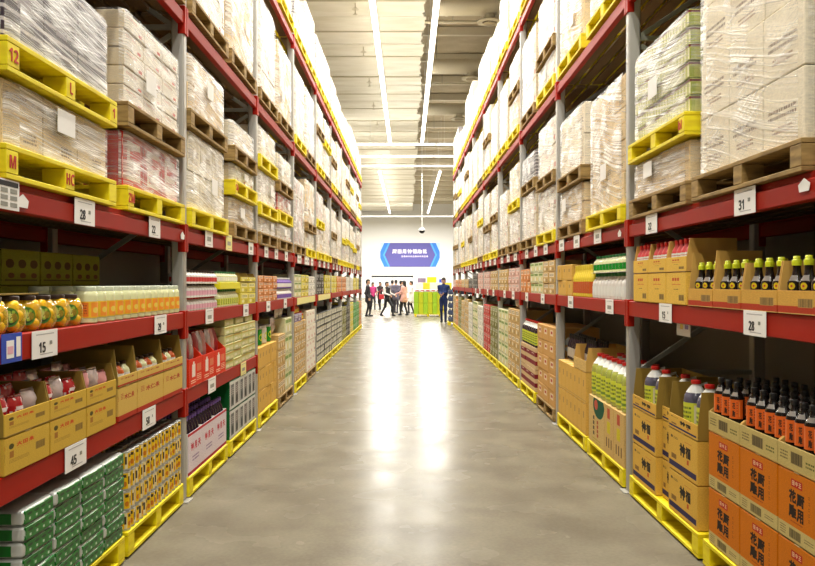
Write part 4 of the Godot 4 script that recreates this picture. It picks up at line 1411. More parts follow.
	for i in 3:
		bag(S, 10.1 + i * 0.33, y + (0.755 if i == 0 else 0.945), 0.10, 0.26, 0.20, M.bagsilver, "silver bag standing on the packs beside the green tins, %s along" % ORD[i], "silver bags")
	# ---- fourth bay
	y = LVL[2] + 0.001
	block_goods(S, "second level", 3, 11.30, 12.0, y, 3, 0.11, 2, 0.3, "far_pale", "pale green box")
	block_goods(S, "second level", 3, 12.05, 12.85, y, 3, 0.11, 2, 0.3, "far_yellow", "yellow box")
	block_goods(S, "second level", 3, 12.9, 13.75, y, 3, 0.105, 2, 0.3, "far_white", "white printed box")
	pallet(S, 11.28, 12.5, 0.013, "yellow", false, "yellow pallet on the floor under small tan cartons, fourth bay")
	pallet(S, 12.6, 13.8, 0.013, "wood", false, "wooden pallet on the floor under the tall white cartons")
	y = 0.013 + PAL_H
	block_goods(S, "floor", 3, 11.29, 12.49, y, 6, 0.14, 5, 0.5, "far_tan", "small tan carton")
	block_goods(S, "floor", 3, 12.61, 13.79, y, 4, 0.24, 3, 0.5, "load_white", "white carton")
	block_goods(S, "floor", 3, 11.30, 12.0, y + 0.842, 1, 0.11, 2, 0.4, "far_purple", "purple-grey box")
	for i in 10:
		small_bottle(S, 11.36 + i * 0.11 + (0.07 if i > 5 else 0.0), y + (0.956 if i < 6 else 0.842), 0.04, 0.13, 0.05, M.jarred, M.redcap, M.yellowcap, "amber jar on top of the small tan cartons, %s along" % ORD[i], "amber jars", "amber_jar")
	# ---- fifth to ninth bays
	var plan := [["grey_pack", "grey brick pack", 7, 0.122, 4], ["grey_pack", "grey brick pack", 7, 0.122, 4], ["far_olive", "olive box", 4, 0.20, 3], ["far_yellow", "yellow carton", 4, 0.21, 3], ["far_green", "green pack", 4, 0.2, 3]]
	var plan2 := [["far_tan", "tan carton"], ["far_olive", "dark olive box"], ["far_dark", "dark pack"], ["far_green", "green carton"], ["far_orange", "orange carton"]]
	var top := [["far_dark", "dark packet"], ["far_yellow", "yellow packet"], ["far_orange", "orange packet"], ["far_white", "white packet"], ["far_yellow", "yellow packet"]]
	for b in range(4, 9):
		var p: Array = plan[b - 4]
		var q: Array = plan2[b - 4]
		var d := DL + BAYL * b
		for w in 2:
			var a := d + (0.08 if w == 0 else 1.40)
			pallet(S, a, a + 1.26, 0.013, "yellow", false, "yellow pallet on the floor, %s place, %s bay of the jar rack" % [ORD[w], ORD[b]])
			var u: Array = p if (w == 0 or b < 6) else [q[0], q[1], 4, 0.2, 3]
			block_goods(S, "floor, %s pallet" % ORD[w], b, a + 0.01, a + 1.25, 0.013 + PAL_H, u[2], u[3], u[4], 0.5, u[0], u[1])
			var tp: Array = top[(b - 4 + w) % 5]
			block_goods(S, "second level, %s half" % ORD[w], b, a + 0.01, a + 1.2, LVL[2] + 0.001, 3, 0.12, 3, 0.3, tp[0], tp[1])

func build_sauce_goods() -> void:
	rng.seed = 9
	var S := 1
	# ---- first bay, second level: soy bottles in cut cartons, small cartons beside
	var y: float = LVR[2] + 0.001
	var cx := [3.20, 3.545, 3.93, 4.295, 4.67]
	for i in 4:
		var a: float = cx[i]
		var b: float = cx[i + 1] - 0.008
		open_carton(S, a, b, y, 0.27, 0.095, 0.225 if i != 3 else 0.30, M.soy_tray, M.tan2, "tan cut carton with red base band holding lime-capped bottles, %s from the aisle mouth" % ORD[i], "cut cartons of lime-capped bottles", 0.005)
		for q in 3:
			for r in 2:
				soy_bottle(S, a + (b - a) * (0.19 + q * 0.31), y + 0.006, 0.020 + r * 0.125, "dark sauce bottle with lime cap, %s along, %s row in the %s cut carton" % [ORD[q], ["front", "rear"][r], ORD[i]])
	var sx := [4.70, 5.07, 5.45, 5.80]
	for i in 3:
		var a: float = sx[i]
		var b: float = sx[i + 1] - 0.008
		carton(S, a, b, y, 0.196, 0.30, "sauce_box", "tan-yellow carton with red printing under red-capped bottles, %s from the lime caps" % ORD[i], "closed sauce cartons", 0.005)
		open_carton(S, a, b, y + 0.199, 0.30, 0.085, 0.19, M.sauce_box, M.tan2, "open tan carton of red-capped bottles, %s from the lime caps" % ORD[i], "open sauce cartons", 0.005)
		for q in 4:
			for r in 2:
				small_bottle(S, a + 0.046 + q * 0.083, y + 0.206, 0.02 + r * 0.1, 0.19, 0.036, M.redlabel, M.redcap, M.whitecap, "red bottle with white bands, %s along, %s row in the %s open tan carton" % [ORD[q], ["front", "rear"][r], ORD[i]], "red-capped bottles with white bands", "sauce_bottle")
	single("label_card", bx(0.003, 0.06, 0.16, 0.0005), M.whiteboard, "white printed card on the tall tan flap beside the red-capped bottles", "card", Vector3(XR + 0.262, y + 0.225, -4.52), 0.0)
	# ---- first bay, floor
	pallet(S, 3.21, 4.42, 0.013, "yellow", true, "yellow pallet on the floor under the orange cartons")
	pallet(S, 4.49, 5.88, 0.013, "yellow", true, "yellow pallet on the floor under the cartons with black brush writing")
	y = 0.013 + PAL_H
	var ox := [3.20, 3.55, 3.955, 4.365]
	for i in 3:
		var a: float = ox[i]
		var b: float = ox[i + 1] - 0.006
		for r in 2:
			carton(S, a, b, y + r * 0.302, 0.299, 0.42, "orange_box", "orange carton with black brush characters, %s layer, %s from the aisle mouth" % [["lower", "upper"][r], ORD[i]], "orange cartons", 0.01)
		open_carton(S, a, b, y + 0.605, 0.42, 0.098, 0.115, M.vinegar_tray, M.tan2, "tan cut tray of orange-labelled bottles, %s from the aisle mouth" % ORD[i], "cut trays of orange-labelled bottles", 0.01)
		for q in 4:
			for r in 4:
				if i == 2 and (q < 1 and r < 1):
					continue
				vinegar_bottle(S, a + 0.048 + q * (b - a - 0.096) / 3.0, y + 0.611, 0.022 + r * 0.097, "dark bottle with orange label, %s along, %s row in the %s tan tray" % [ORD[q], ORD[r], ORD[i]])
	# cartons with brush writing: two wide fronts with end-on cartons between
	var bxs := [[4.53, 5.03], [5.04, 5.28], [5.29, 5.83]]
	for i in 3:
		var a: float = bxs[i][0]
		var b: float = bxs[i][1]
		for r in 2:
			carton(S, a, b, y + r * 0.254, 0.251, 0.36, "script_box", "tan carton with black brush writing and blue band, %s layer, %s from the orange cartons" % [["lower", "upper"][r], ORD[i]], "cartons with brush writing", 0.01 if i != 1 else 0.05)
		open_carton(S, a, b, y + 0.508, 0.36, 0.085, 0.27, M.script_box, M.olive, "opened carton with blue band and tall flaps, %s from the orange cartons" % ORD[i], "opened cartons with blue band", 0.01 if i != 1 else 0.05)
	var jd := [[4.64, "first"], [4.86, "first"], [5.16, "second"], [5.42, "third"], [5.66, "third"]]
	for i in 5:
		jug(S, jd[i][0], y + 0.514, 0.05 if i != 2 else 0.09, M.bluejug, M.redcap, "blue-grey jug with yellow label and red cap, %s along the blue-banded cartons" % ORD[i], "blue-grey jugs", 0.30, 0.072)
	for i in 4:
		for r in 2:
			carton(S, 3.3 + i * 0.62, 3.9 + i * 0.62, y + r * 0.29, 0.287, 0.36, "plain_box", "plain tan carton stored behind the bottles, %s layer, %s from the aisle mouth" % [ORD[r], ORD[i]], "tan cartons at the back of the floor level", 0.52)
	# ---- second bay, second level
	y = LVR[2] + 0.001
	for i in 10:
		for j in 2:
			small_bottle(S, 6.13 + i * 0.107, y, 0.012 + j * 0.1, 0.215, 0.048, M.whitebottle, M.greencap, M.whitecap, "white pouch bottle with green cap, lower layer, %s along, %s row" % [ORD[i], ["front", "rear"][j]], "white bottles with green caps")
	single("pack_divider", bx(0.20, 0.003, 1.08, 0.0005), M.whiteboard, "white card between the two layers of green-capped white bottles", "card", spot(S, 6.07, 7.15, y + 0.217, 0.20, 0.01))
	for i in 10:
		small_bottle(S, 6.13 + i * 0.107, y + 0.222, 0.02, 0.14, 0.046, M.milky, M.greencap, M.greentin, "pale bottle with green label on the upper card, %s along" % ORD[i], "pale bottles on the card")
	for i in 9:
		for j in 2:
			small_bottle(S, 7.26 + i * 0.083, y + 0.0, 0.012 + j * 0.085, 0.30, 0.038, M.yellowcap, M.yellowcap, M.jarred, "yellow sauce bottle with orange label, %s along, %s row" % [ORD[i], ["front", "rear"][j]], "yellow bottles with orange labels")
	block_goods(S, "second level", 1, 8.02, 8.76, y, 2, 0.16, 3, 0.3, "plain_box", "plain tan carton")
	# ---- second bay, floor
	pallet(S, 6.06, 7.27, 0.013, "yellow", true, "yellow pallet on the floor under the red-capped oil jugs")
	pallet(S, 7.34, 8.72, 0.013, "yellow", true, "yellow pallet on the floor under the plain cartons and dark bottles")
	y = 0.013 + PAL_H
	carton(S, 6.68, 7.24, y, 0.405, 0.40, "oil_box", "tan carton with green emblem under the oil jugs", "oil cartons", 0.01)
	carton(S, 6.375, 6.672, y, 0.405, 0.40, "oil_end_box", "tan carton end with red and yellow squares, beside the green emblem", "oil cartons", 0.01)
	carton(S, 6.07, 6.367, y, 0.405, 0.40, "oil_end_box", "tan carton end with red and yellow squares, beside the upright", "oil cartons", 0.01)
	for i in 7:
		for j in 2:
			jug(S, 6.16 + i * 0.166, y + 0.407, 0.02 + j * 0.175, M.oil, M.redcap, "clear oil jug with red cap and yellow label, %s along, %s row" % [ORD[i], ["front", "rear"][j]], "clear oil jugs", 0.37, 0.080)
	for r in 2:
		for i in 7:
			carton(S, 7.36 + i * 0.192, 7.546 + i * 0.192, y + r * 0.29, 0.287, 0.42, "plain_box", "plain tan carton under dark bottles, %s layer, %s along" % [["lower", "upper"][r], ORD[i]], "plain cartons by the oil jugs", 0.01)
	open_carton(S, 7.36, 7.90, y + 0.58, 0.42, 0.10, 0.22, M.tan, M.tan2, "plain tan open tray with raised flaps on the plain cartons", "plain open trays", 0.01)
	for i in 16:
		var bd := 7.40 + i * 0.083
		if absf(bd - 7.36) < 0.045 or absf(bd - 7.90) < 0.045:
			continue
		for j in 2:
			small_bottle(S, 7.40 + i * 0.083, y + 0.587, 0.10 + j * 0.10, 0.27, 0.035, M.darkglass, M.black, M.foil_glint, "dark wine bottle on the plain cartons, %s along, %s row" % [ORD[i], ["front", "rear"][j]], "dark bottles on the plain cartons", "wine_bottle")
	# ---- third bay
	y = LVR[2] + 0.001
	block_goods(S, "second level", 2, 8.95, 9.7, y, 3, 0.13, 2, 0.3, "far_tan", "tan printed box")
	block_goods(S, "second level", 2, 9.75, 10.7, y, 3, 0.13, 3, 0.3, "far_pale", "pale green box")
	block_goods(S, "second level", 2, 10.75, 11.6, y, 2, 0.16, 3, 0.3, "far_orange", "orange box")
	pallet(S, 8.93, 10.12, 0.013, "wood", false, "wooden pallet on the floor under brown labelled cartons")
	pallet(S, 10.3, 11.6, 0.013, "yellow", false, "yellow pallet on the floor under the maroon-striped cartons")
	y = 0.013 + PAL_H
	block_goods(S, "floor", 2, 8.94, 10.11, y, 5, 0.18, 3, 0.5, "label_box", "brown carton with white label")
	block_goods(S, "floor", 2, 10.31, 11.59, y, 2, 0.28, 3, 0.5, "maroon_box", "maroon-striped carton")
	for i in 8:
		jug(S, 10.40 + i * 0.158, y + 0.562, 0.02, M.darkglass, M.redcap, "dark red jug with red cap on the maroon-striped cartons, %s along" % ORD[i], "dark red jugs", 0.33, 0.076)
	# ---- fourth to ninth bays
	var plan := [["far_tan", "tan printed carton", 5, 0.2], ["far_olive", "olive striped carton", 5, 0.19], ["far_white", "white carton", 4, 0.22], ["far_white", "white carton", 4, 0.22], ["far_tan", "tan carton", 4, 0.22], ["far_orange", "orange carton", 4, 0.21]]
	var plan2 := [["far_pale", "pale green pack"], ["far_red", "red pack"], ["far_pale", "pale pack"], ["far_tan", "tan pack"], ["far_olive", "olive pack"], ["far_tan", "tan box"]]
	var top := [["far_pink", "pink packet"], ["far_tan", "tan packet"], ["far_pink", "pink packet"], ["far_dark", "dark packet"], ["far_tan", "tan packet"], ["far_orange", "orange packet"]]
	for b in range(3, 9):
		var p: Array = plan[b - 3]
		var q: Array = plan2[b - 3]
		var d := DR + BAYR * b
		for w in 2:
			var a := d + (0.09 if w == 0 else 1.46)
			pallet(S, a, a + 1.30, 0.013, "yellow", false, "yellow pallet on the floor, %s place, %s bay of the sauce rack" % [ORD[w], ORD[b]])
			var u: Array = p if w == 0 else [q[0], q[1], 5, 0.19]
			block_goods(S, "floor, %s pallet" % ORD[w], b, a + 0.01, a + 1.29, 0.013 + PAL_H, u[2], u[3], 3, 0.5, u[0], u[1])
			var tp: Array = top[(b - 3 + w) % 6]
			block_goods(S, "second level, %s half" % ORD[w], b, a + 0.01, a + 1.25, LVR[2] + 0.001, 3 if b < 6 else 2, 0.12, 3, 0.3, tp[0], tp[1])
	for i in 5:
		bag(S, 11.85 + i * 0.25, y + 1.01, 0.10, 0.22, 0.17, M.bagsilver, "silver bag on the tan printed cartons, %s along" % ORD[i], "silver bags on the sauce rack")

func build_tags() -> void:
	var S := -1
	price_tag(S, dl(84), 1.832, 0.244, 0.125, "28", "80", "white price tag reading 28, third level, first bay of the jar rack")
	price_tag(S, dl(154), 1.832, 0.220, 0.125, "22", "", "white price tag reading 22 beside an upright, third level of the jar rack")
	price_tag(S, dl(44), 1.228, 0.244, 0.118, "15", "80", "white price tag reading 15, under the yellow fruit jars")
	price_tag(S, dl(160), 1.228, 0.244, 0.118, "29", "80", "white price tag reading 29, under the pale orange-labelled jars")
	price_tag(S, dl(75), 0.672, 0.244, 0.12, "45", "80", "white price tag reading 45, under the yellow-tan cartons")
	price_tag(S, dl(148.5), 0.672, 0.244, 0.12, "58", "0", "white price tag reading 58, under the red-banded cartons")
	price_tag(S, dl(209), 1.228, 0.244, 0.118, "", "", "white price tag under the pink-labelled bottles")
	price_tag(S, dl(245.5), 1.228, 0.244, 0.118, "", "", "white price tag under the yellow-tan boxes")
	price_tag(S, dl(211.5), 0.672, 0.244, 0.12, "", "", "white price tag under the bright red display cartons")
	price_tag(S, dl(243), 0.672, 0.244, 0.12, "", "", "yellow price tag under the pale green noodle packs", M.paleyellow)
	price_tag(S, dl(268), 1.228, 0.244, 0.118, "", "", "white price tag under the orange and white boxes")
	price_tag(S, dl(285), 1.228, 0.244, 0.118, "", "", "white price tag under the grey-purple bottles")
	var px := [208.5, 228.5, 250.5, 266, 276, 286, 300, 308]
	for i in px.size():
		price_tag(S, dl(px[i]), 1.835, 0.24, 0.14, "", "", "pale price tag, third level beam of the jar rack, %s past the first upright" % ORD[i], M.paleyellow if i == 1 else M.paper)
	for b in range(3, 9):
		for q in 3:
			price_tag(S, DL + BAYL * b + 0.45 + q * 0.8, 1.835, 0.30, 0.13, "", "", "small price tag, third level, %s bay of the jar rack, %s along" % [ORD[b], ORD[q]])
		if b < 5:
			single("yellow_strip", bx(0.002, 0.10, 2.2, 0.0005), M.paleyellow, "yellow paper strip along the second level beam, %s bay of the jar rack" % ORD[b], "paper strip", Vector3(-XL + 0.004, 1.238, -(DL + BAYL * (b + 0.5))))
	# blue notice and framed sheet at the near end
	var n := thing("blue_notice", "blue printed notice with white panels on the beam under the fruit jars", "notice", Vector3(-XL + 0.006, 1.235, -3.195))
	part("sheet", bx(0.003, 0.115, 0.165, 0.0005), M.blue, n)
	part("white_panel", bx(0.001, 0.07, 0.06, 0.0003), M.paper, n, Vector3(0.002, 0.018, 0.015))
	part("white_panel", bx(0.001, 0.08, 0.035, 0.0003), M.paper, n, Vector3(0.002, 0.02, -0.052))
	part("printed_square", bx(0.001, 0.03, 0.045, 0.0003), M.pinklabel, n, Vector3(0.003, 0.035, 0.015))
	n = thing("load_notice", "white load notice with dark head, on the third level beam at the near end", "notice", Vector3(-XL + 0.006, 1.838, -3.17))
	part("sheet", bx(0.003, 0.118, 0.17, 0.0005), M.paper, n)
	part("heading", bx(0.001, 0.02, 0.15, 0.0003), M.ink, n, Vector3(0.002, 0.092, 0))
	for i in 3:
		for j in 2:
			part("print_block", bx(0.001, 0.018, 0.055, 0.0003), M.brace, n, Vector3(0.002, 0.012 + i * 0.027, -0.038 + j * 0.076))
	for q in [[-1, dl(22), 1.858, "load notice"], [-1, dl(182), 1.855, "first upright"], [1, dr(805), 1.925, "price tag reading 31"], [1, dr(620), 1.905, "first upright of the sauce rack"]]:
		var side: int = q[0]
		var xf := XL if side < 0 else XR
		var d: float = q[1]
		var mesh := keep("arrow", func(m: MB):
			var o := [Vector2(-0.04, 0), Vector2(0.04, 0), Vector2(0.05, 0.03), Vector2(0.0, 0.055), Vector2(-0.05, 0.03)]
			for s in [0.0, 0.0015]:
				var f := []
				for p in o:
					f.append(Vector3(s, p.y, p.x))
				m.face(f, Vector3(1 if s > 0.0 else -1, 0, 0)))
		single("sticker", mesh, M.paper, "small white five-sided sticker on the red beam beside the " + str(q[3]), "sticker", Vector3(side * (xf - 0.003), q[2], -d), face_of(side))
	S = 1
	price_tag(S, dr(745.5), 1.880, 0.244, 0.128, "31", "80", "white price tag reading 31, third level, first bay of the sauce rack")
	price_tag(S, dr(652), 1.880, 0.244, 0.128, "22", "", "white price tag beside an upright, third level of the sauce rack")
	price_tag(S, dr(755.5), 1.302, 0.244, 0.118, "28", "80", "white price tag reading 28, under the lime-capped bottles")
	price_tag(S, dr(666), 1.302, 0.244, 0.118, "15", "8", "white price tag reading 15, under the red-capped bottles")
	price_tag(S, dr(610), 1.302, 0.244, 0.118, "", "", "white price tag under the green-capped white bottles")
	price_tag(S, dr(571), 1.302, 0.244, 0.118, "", "", "white price tag under the plain tan cartons of the sauce rack")
	price_tag(S, dr(543), 1.302, 0.244, 0.118, "", "", "white price tag under the tan printed boxes of the sauce rack")
	price_tag(S, dr(527), 1.302, 0.244, 0.118, "", "", "white price tag under the orange boxes of the sauce rack")
	var rx := [598, 577, 562, 546, 536, 527]
	for i in rx.size():
		price_tag(S, dr(rx[i]), 1.887, 0.26, 0.14, "", "", "pale price tag, third level beam of the sauce rack, %s past the first upright" % ORD[i])
	for b in range(3, 9):
		for q in 3:
			price_tag(S, DR + BAYR * b + 0.45 + q * 0.85, 1.887, 0.34, 0.13, "", "", "small price tag, third level, %s bay of the sauce rack, %s along" % [ORD[b], ORD[q]])
			if b < 6 and q < 2:
				price_tag(S, DR + BAYR * b + 0.7 + q * 1.1, 1.300, 0.28, 0.13, "", "", "small price tag, second level, %s bay of the sauce rack, %s along" % [ORD[b], ORD[q]])
	n = thing("hanging_placard", "white placard with a yellow corner hanging under the price tag reading 15", "placard", Vector3(XR + 0.06, 1.225, -4.93), 0.0)
	part("sheet", bx(0.003, 0.075, 0.24, 0.0005), M.paper, n)
	part("corner_print", bx(0.001, 0.03, 0.05, 0.0003), M.yellowcap, n, Vector3(-0.002, 0.042, -0.03))
	part("print_block", bx(0.001, 0.025, 0.06, 0.0003), M.purple, n, Vector3(-0.002, 0.045, 0.06))


# ------------------------------------------------------------------ people
# bones: [a, b, ra, rb, colour]; meshed as one surface
func nets(bones: Array, cell: float, k: float, out: MB, xf := Transform3D.IDENTITY) -> void:
	var lo := Vector3.INF
	var hi := -Vector3.INF
	for b in bones:
		var r: float = maxf(b[2], b[3]) + cell * 3.0
		for p in [b[0], b[1]]:
			lo = lo.min(p - Vector3.ONE * r)
			hi = hi.max(p + Vector3.ONE * r)
	var nx := int((hi.x - lo.x) / cell) + 2
	var ny := int((hi.y - lo.y) / cell) + 2
	var nz := int((hi.z - lo.z) / cell) + 2
	var f := PackedFloat32Array()
	f.resize(nx * ny * nz)
	f.fill(1.0)
	var near := PackedFloat32Array()
	near.resize(nx * ny * nz)
	near.fill(9.0)
	var who := PackedInt32Array()
	who.resize(nx * ny * nz)
	for bi in bones.size():
		var b: Array = bones[bi]
		var a: Vector3 = b[0]
		var e: Vector3 = b[1]
		var ra: float = b[2]
		var rb: float = b[3]
		var pad := maxf(ra, rb) + k + cell * 2.0
		var l := ((a.min(e) - Vector3.ONE * pad - lo) / cell).floor()
		var h := ((a.max(e) + Vector3.ONE * pad - lo) / cell).ceil()
		var ab := e - a
		var den := maxf(ab.length_squared(), 1e-9)
		for z in range(maxi(0, int(l.z)), mini(nz, int(h.z) + 1)):
			for y in range(maxi(0, int(l.y)), mini(ny, int(h.y) + 1)):
				var row := (z * ny + y) * nx
				for x in range(maxi(0, int(l.x)), mini(nx, int(h.x) + 1)):
					var p := lo + Vector3(x, y, z) * cell
					var t := clampf((p - a).dot(ab) / den, 0.0, 1.0)
					var d := p.distance_to(a + ab * t) - lerpf(ra, rb, t)
					var i := row + x
					var o := f[i]
					var m := maxf(k - absf(o - d), 0.0) / k
					f[i] = minf(o, d) - m * m * k * 0.25
					if d < near[i]:
						near[i] = d
						who[i] = bi
	var at := {}
	var sy := nx
	var sz := nx * ny
	for z in nz - 1:
		for y in ny - 1:
			for x in nx - 1:
				var i := z * sz + y * sy + x
				var cs := [i, i + 1, i + sy, i + sy + 1, i + sz, i + sz + 1, i + sz + sy, i + sz + sy + 1]
				var neg := 0
				for q in cs:
					if f[q] < 0.0:
						neg += 1
				if neg == 0 or neg == 8:
					continue
				var sum := Vector3.ZERO
				var n := 0
				for c in 8:
					for ax in 3:
						var e: int = c | (1 << ax)
						if e == c:
							continue
						var fa := f[cs[c]]
						var fb := f[cs[e]]
						if (fa < 0.0) != (fb < 0.0):
							var t := fa / (fa - fb)
							var pa := Vector3(c & 1, (c >> 1) & 1, c >> 2)
							var pb := Vector3(e & 1, (e >> 1) & 1, e >> 2)
							sum += pa.lerp(pb, t)
							n += 1
				var g := Vector3(f[cs[1]] + f[cs[3]] + f[cs[5]] + f[cs[7]] - f[cs[0]] - f[cs[2]] - f[cs[4]] - f[cs[6]], f[cs[2]] + f[cs[3]] + f[cs[6]] + f[cs[7]] - f[cs[0]] - f[cs[1]] - f[cs[4]] - f[cs[5]], f[cs[4]] + f[cs[5]] + f[cs[6]] + f[cs[7]] - f[cs[0]] - f[cs[1]] - f[cs[2]] - f[cs[3]])
				var col: Color = bones[who[i]][4]
				at[i] = out.vert(xf * (lo + (Vector3(x, y, z) + sum / n) * cell), (xf.basis * g).normalized(), Vector2.ZERO, col)
	for i in at:
		var x: int = i % nx
		var y: int = (i / nx) % ny
		var z: int = i / sz
		if (f[i] < 0.0) != (f[i + 1] < 0.0) and y > 0 and z > 0:
			out.quad(at[i], at[i - sy], at[i - sy - sz], at[i - sz])
		if (f[i] < 0.0) != (f[i + sy] < 0.0) and x > 0 and z > 0:
			out.quad(at[i], at[i - 1], at[i - 1 - sz], at[i - sz])
		if (f[i] < 0.0) != (f[i + sz] < 0.0) and x > 0 and y > 0:
			out.quad(at[i], at[i - 1], at[i - 1 - sy], at[i - sy])

var head_mb: MB
var hair_short: ArrayMesh
var hair_long: ArrayMesh
var hand_mb: MB

func make_people_parts() -> void:
	var skin := c8(206, 158, 128).srgb_to_linear()
	var lip := c8(170, 92, 84).srgb_to_linear()
	var eye := c8(40, 28, 24).srgb_to_linear()
	# head: origin at the base of the skull, facing +z
	head_mb = MB.new()
	nets([
		[Vector3(0, 0.095, -0.015), Vector3(0, 0.105, 0.012), 0.078, 0.074, skin], [Vector3(0, 0.05, 0.03), Vector3(0, 0.0, 0.045), 0.060, 0.040, skin],
		[Vector3(0, 0.065, 0.088), Vector3(0, 0.035, 0.100), 0.010, 0.014, skin], [Vector3(0.075, 0.06, -0.005), Vector3(0.078, 0.035, 0.0), 0.016, 0.011, skin], [Vector3(-0.075, 0.06, -0.005), Vector3(-0.078, 0.035, 0.0), 0.016, 0.011, skin],
		[Vector3(-0.018, 0.008, 0.083), Vector3(0.018, 0.008, 0.083), 0.008, 0.008, lip], [Vector3(0.030, 0.068, 0.079), Vector3(0.033, 0.068, 0.078), 0.010, 0.009, eye], [Vector3(-0.030, 0.068, 0.079), Vector3(-0.033, 0.068, 0.078), 0.010, 0.009, eye],
		[Vector3(0, 0.03, -0.02), Vector3(0, -0.09, -0.025), 0.050, 0.055, skin],
	], 0.008, 0.012, head_mb)
	var hc := c8(28, 22, 20).srgb_to_linear()
	var hm := MB.new()
	nets([[Vector3(0, 0.115, -0.015), Vector3(0, 0.125, 0.02), 0.085, 0.072, hc], [Vector3(0, 0.07, -0.04), Vector3(0, 0.03, -0.045), 0.068, 0.055, hc]], 0.012, 0.02, hm)
	hair_short = hm.mesh()
	hm = MB.new()
	nets([[Vector3(0, 0.115, -0.015), Vector3(0, 0.125, 0.02), 0.086, 0.074, hc], [Vector3(0, 0.07, -0.045), Vector3(0, -0.10, -0.07), 0.074, 0.055, hc], [Vector3(0.07, 0.06, -0.01), Vector3(0.075, -0.05, -0.02), 0.025, 0.02, hc], [Vector3(-0.07, 0.06, -0.01), Vector3(-0.075, -0.05, -0.02), 0.025, 0.02, hc]], 0.012, 0.02, hm)
	hair_long = hm.mesh()
	# hand: wrist at origin, fingers toward -y, thumb toward +z
	hand_mb = MB.new()
	var hb := [[Vector3(0, 0.01, 0), Vector3(0, -0.03, 0.0), 0.023, 0.020, skin], [Vector3(0, -0.035, 0.022), Vector3(0, -0.08, 0.026), 0.014, 0.013, skin], [Vector3(0, -0.035, -0.020), Vector3(0, -0.075, -0.026), 0.014, 0.012, skin], [Vector3(0, -0.04, 0), Vector3(0, -0.08, 0), 0.014, 0.013, skin]]
	for i in 4:
		var z := 0.030 - i * 0.0200
		var ln: float = [0.070, 0.080, 0.074, 0.056][i]
		hb.append([Vector3(0, -0.075, z), Vector3(-0.008, -0.078 - ln * 0.5, z * 1.08), 0.0090, 0.0085, skin])
		hb.append([Vector3(-0.008, -0.078 - ln * 0.5, z * 1.08), Vector3(-0.026, -0.076 - ln * 0.94, z * 1.1), 0.0085, 0.0070, skin])
	hb.append([Vector3(0, -0.022, 0.022), Vector3(-0.010, -0.052, 0.048), 0.012, 0.0105, skin])
	hb.append([Vector3(-0.010, -0.052, 0.048), Vector3(-0.018, -0.082, 0.052), 0.0100, 0.0082, skin])
	nets(hb, 0.005, 0.006, hand_mb)

# pose: stride (m between feet), arms: [left wrist, right wrist] relative to the shoulders, facing +z
func person(at: Vector3, turn: float, tall: float, top: Color, legs: Color, shoe: Color, long_hair: bool, stride: float, wrists: Array, label: String, sleeve: Color, coat := 0.0, head_turn := 0.0) -> Node3D:
	var s := tall / 1.70
	top = top.srgb_to_linear(); legs = legs.srgb_to_linear(); shoe = shoe.srgb_to_linear(); sleeve = sleeve.srgb_to_linear()
	var hip := 0.90
	var b := []
	var drop := stride * stride * 0.18
	hip -= drop
	b.append([Vector3(0, hip + 0.02, 0), Vector3(0, hip + 0.22, -0.005), 0.125, 0.118, top])
	b.append([Vector3(-0.055, hip + 0.20, 0), Vector3(-0.075, hip + 0.44, -0.01), 0.105, 0.100, top])
	b.append([Vector3(0.055, hip + 0.20, 0), Vector3(0.075, hip + 0.44, -0.01), 0.105, 0.100, top])
	b.append([Vector3(-0.15, hip + 0.485, -0.015), Vector3(0.15, hip + 0.485, -0.015), 0.066, 0.066, top])
	b.append([Vector3(0, hip + 0.48, -0.015), Vector3(0, hip + 0.56, -0.01), 0.075, 0.056, top])
	for q in [-1, 1]:
		var fz: float = stride * 0.5 * q
		var foot := Vector3(q * 0.085, 0.075, fz)
		var h := Vector3(q * 0.082, hip - 0.02, 0)
		var knee := (h + foot) * 0.5 + Vector3(0, 0.02, 0.05 + absf(stride) * 0.10)
		b.append([h, knee, 0.086, 0.060, legs])
		b.append([knee, foot, 0.058, 0.042, legs])
		b.append([foot + Vector3(0, -0.032, -0.03), foot + Vector3(0, -0.040, 0.13), 0.040, 0.033, shoe])
		if coat > 0.0:
			b.append([Vector3(q * 0.05, hip + 0.05, 0), Vector3(q * 0.075, hip - coat, fz * 0.25), 0.118, 0.118, top])
		var sh := Vector3(q * 0.185, hip + 0.475, -0.015)
		var wv: Vector3 = wrists[0] if q < 0 else wrists[1]
		var w := sh + Vector3(wv.x * q, wv.y, wv.z)
		var mid := (sh + w) * 0.5
		var reach := clampf(0.29 * 0.29 - sh.distance_squared_to(w) * 0.25, 0.0004, 0.1)
		var el := mid + Vector3(q * 0.25, -0.35, -0.9).normalized() * sqrt(reach)
		b.append([sh, el, 0.056, 0.044, sleeve])
		b.append([el, w, 0.044, 0.033, sleeve])
	var m := MB.new()
	nets(b, 0.022, 0.045, m)
	var neck := Vector3(0, hip + 0.635, 0.0)
	m.add(head_mb, Transform3D(Basis(Vector3.UP, head_turn), neck))
	for q in [-1, 1]:
		var sh := Vector3(q * 0.185, hip + 0.475, -0.015)
		var wv: Vector3 = wrists[0] if q < 0 else wrists[1]
		var w := sh + Vector3(wv.x * q, wv.y, wv.z)
		var dir := (Vector3(wv.x * q, wv.y, wv.z) + Vector3(0, -0.1, 0.15)).normalized()
		var yy := -dir
		var zz := (Vector3.BACK - yy * yy.z).normalized() if absf(yy.z) < 0.95 else Vector3.UP
		var xx := yy.cross(zz).normalized()
		m.add(hand_mb, Transform3D(Basis(xx, yy, zz), w))
	var t := thing("person", label, "person", at, turn, "shoppers and staff past the rack ends")
	var body := part("body", m.mesh(), M.vertex, t)
	body.scale = Vector3.ONE * s
	var hr := part("hair", hair_long if long_hair else hair_short, M.hair, t, neck * s, Vector3(0, head_turn, 0))
	hr.scale = Vector3.ONE * s
	return t

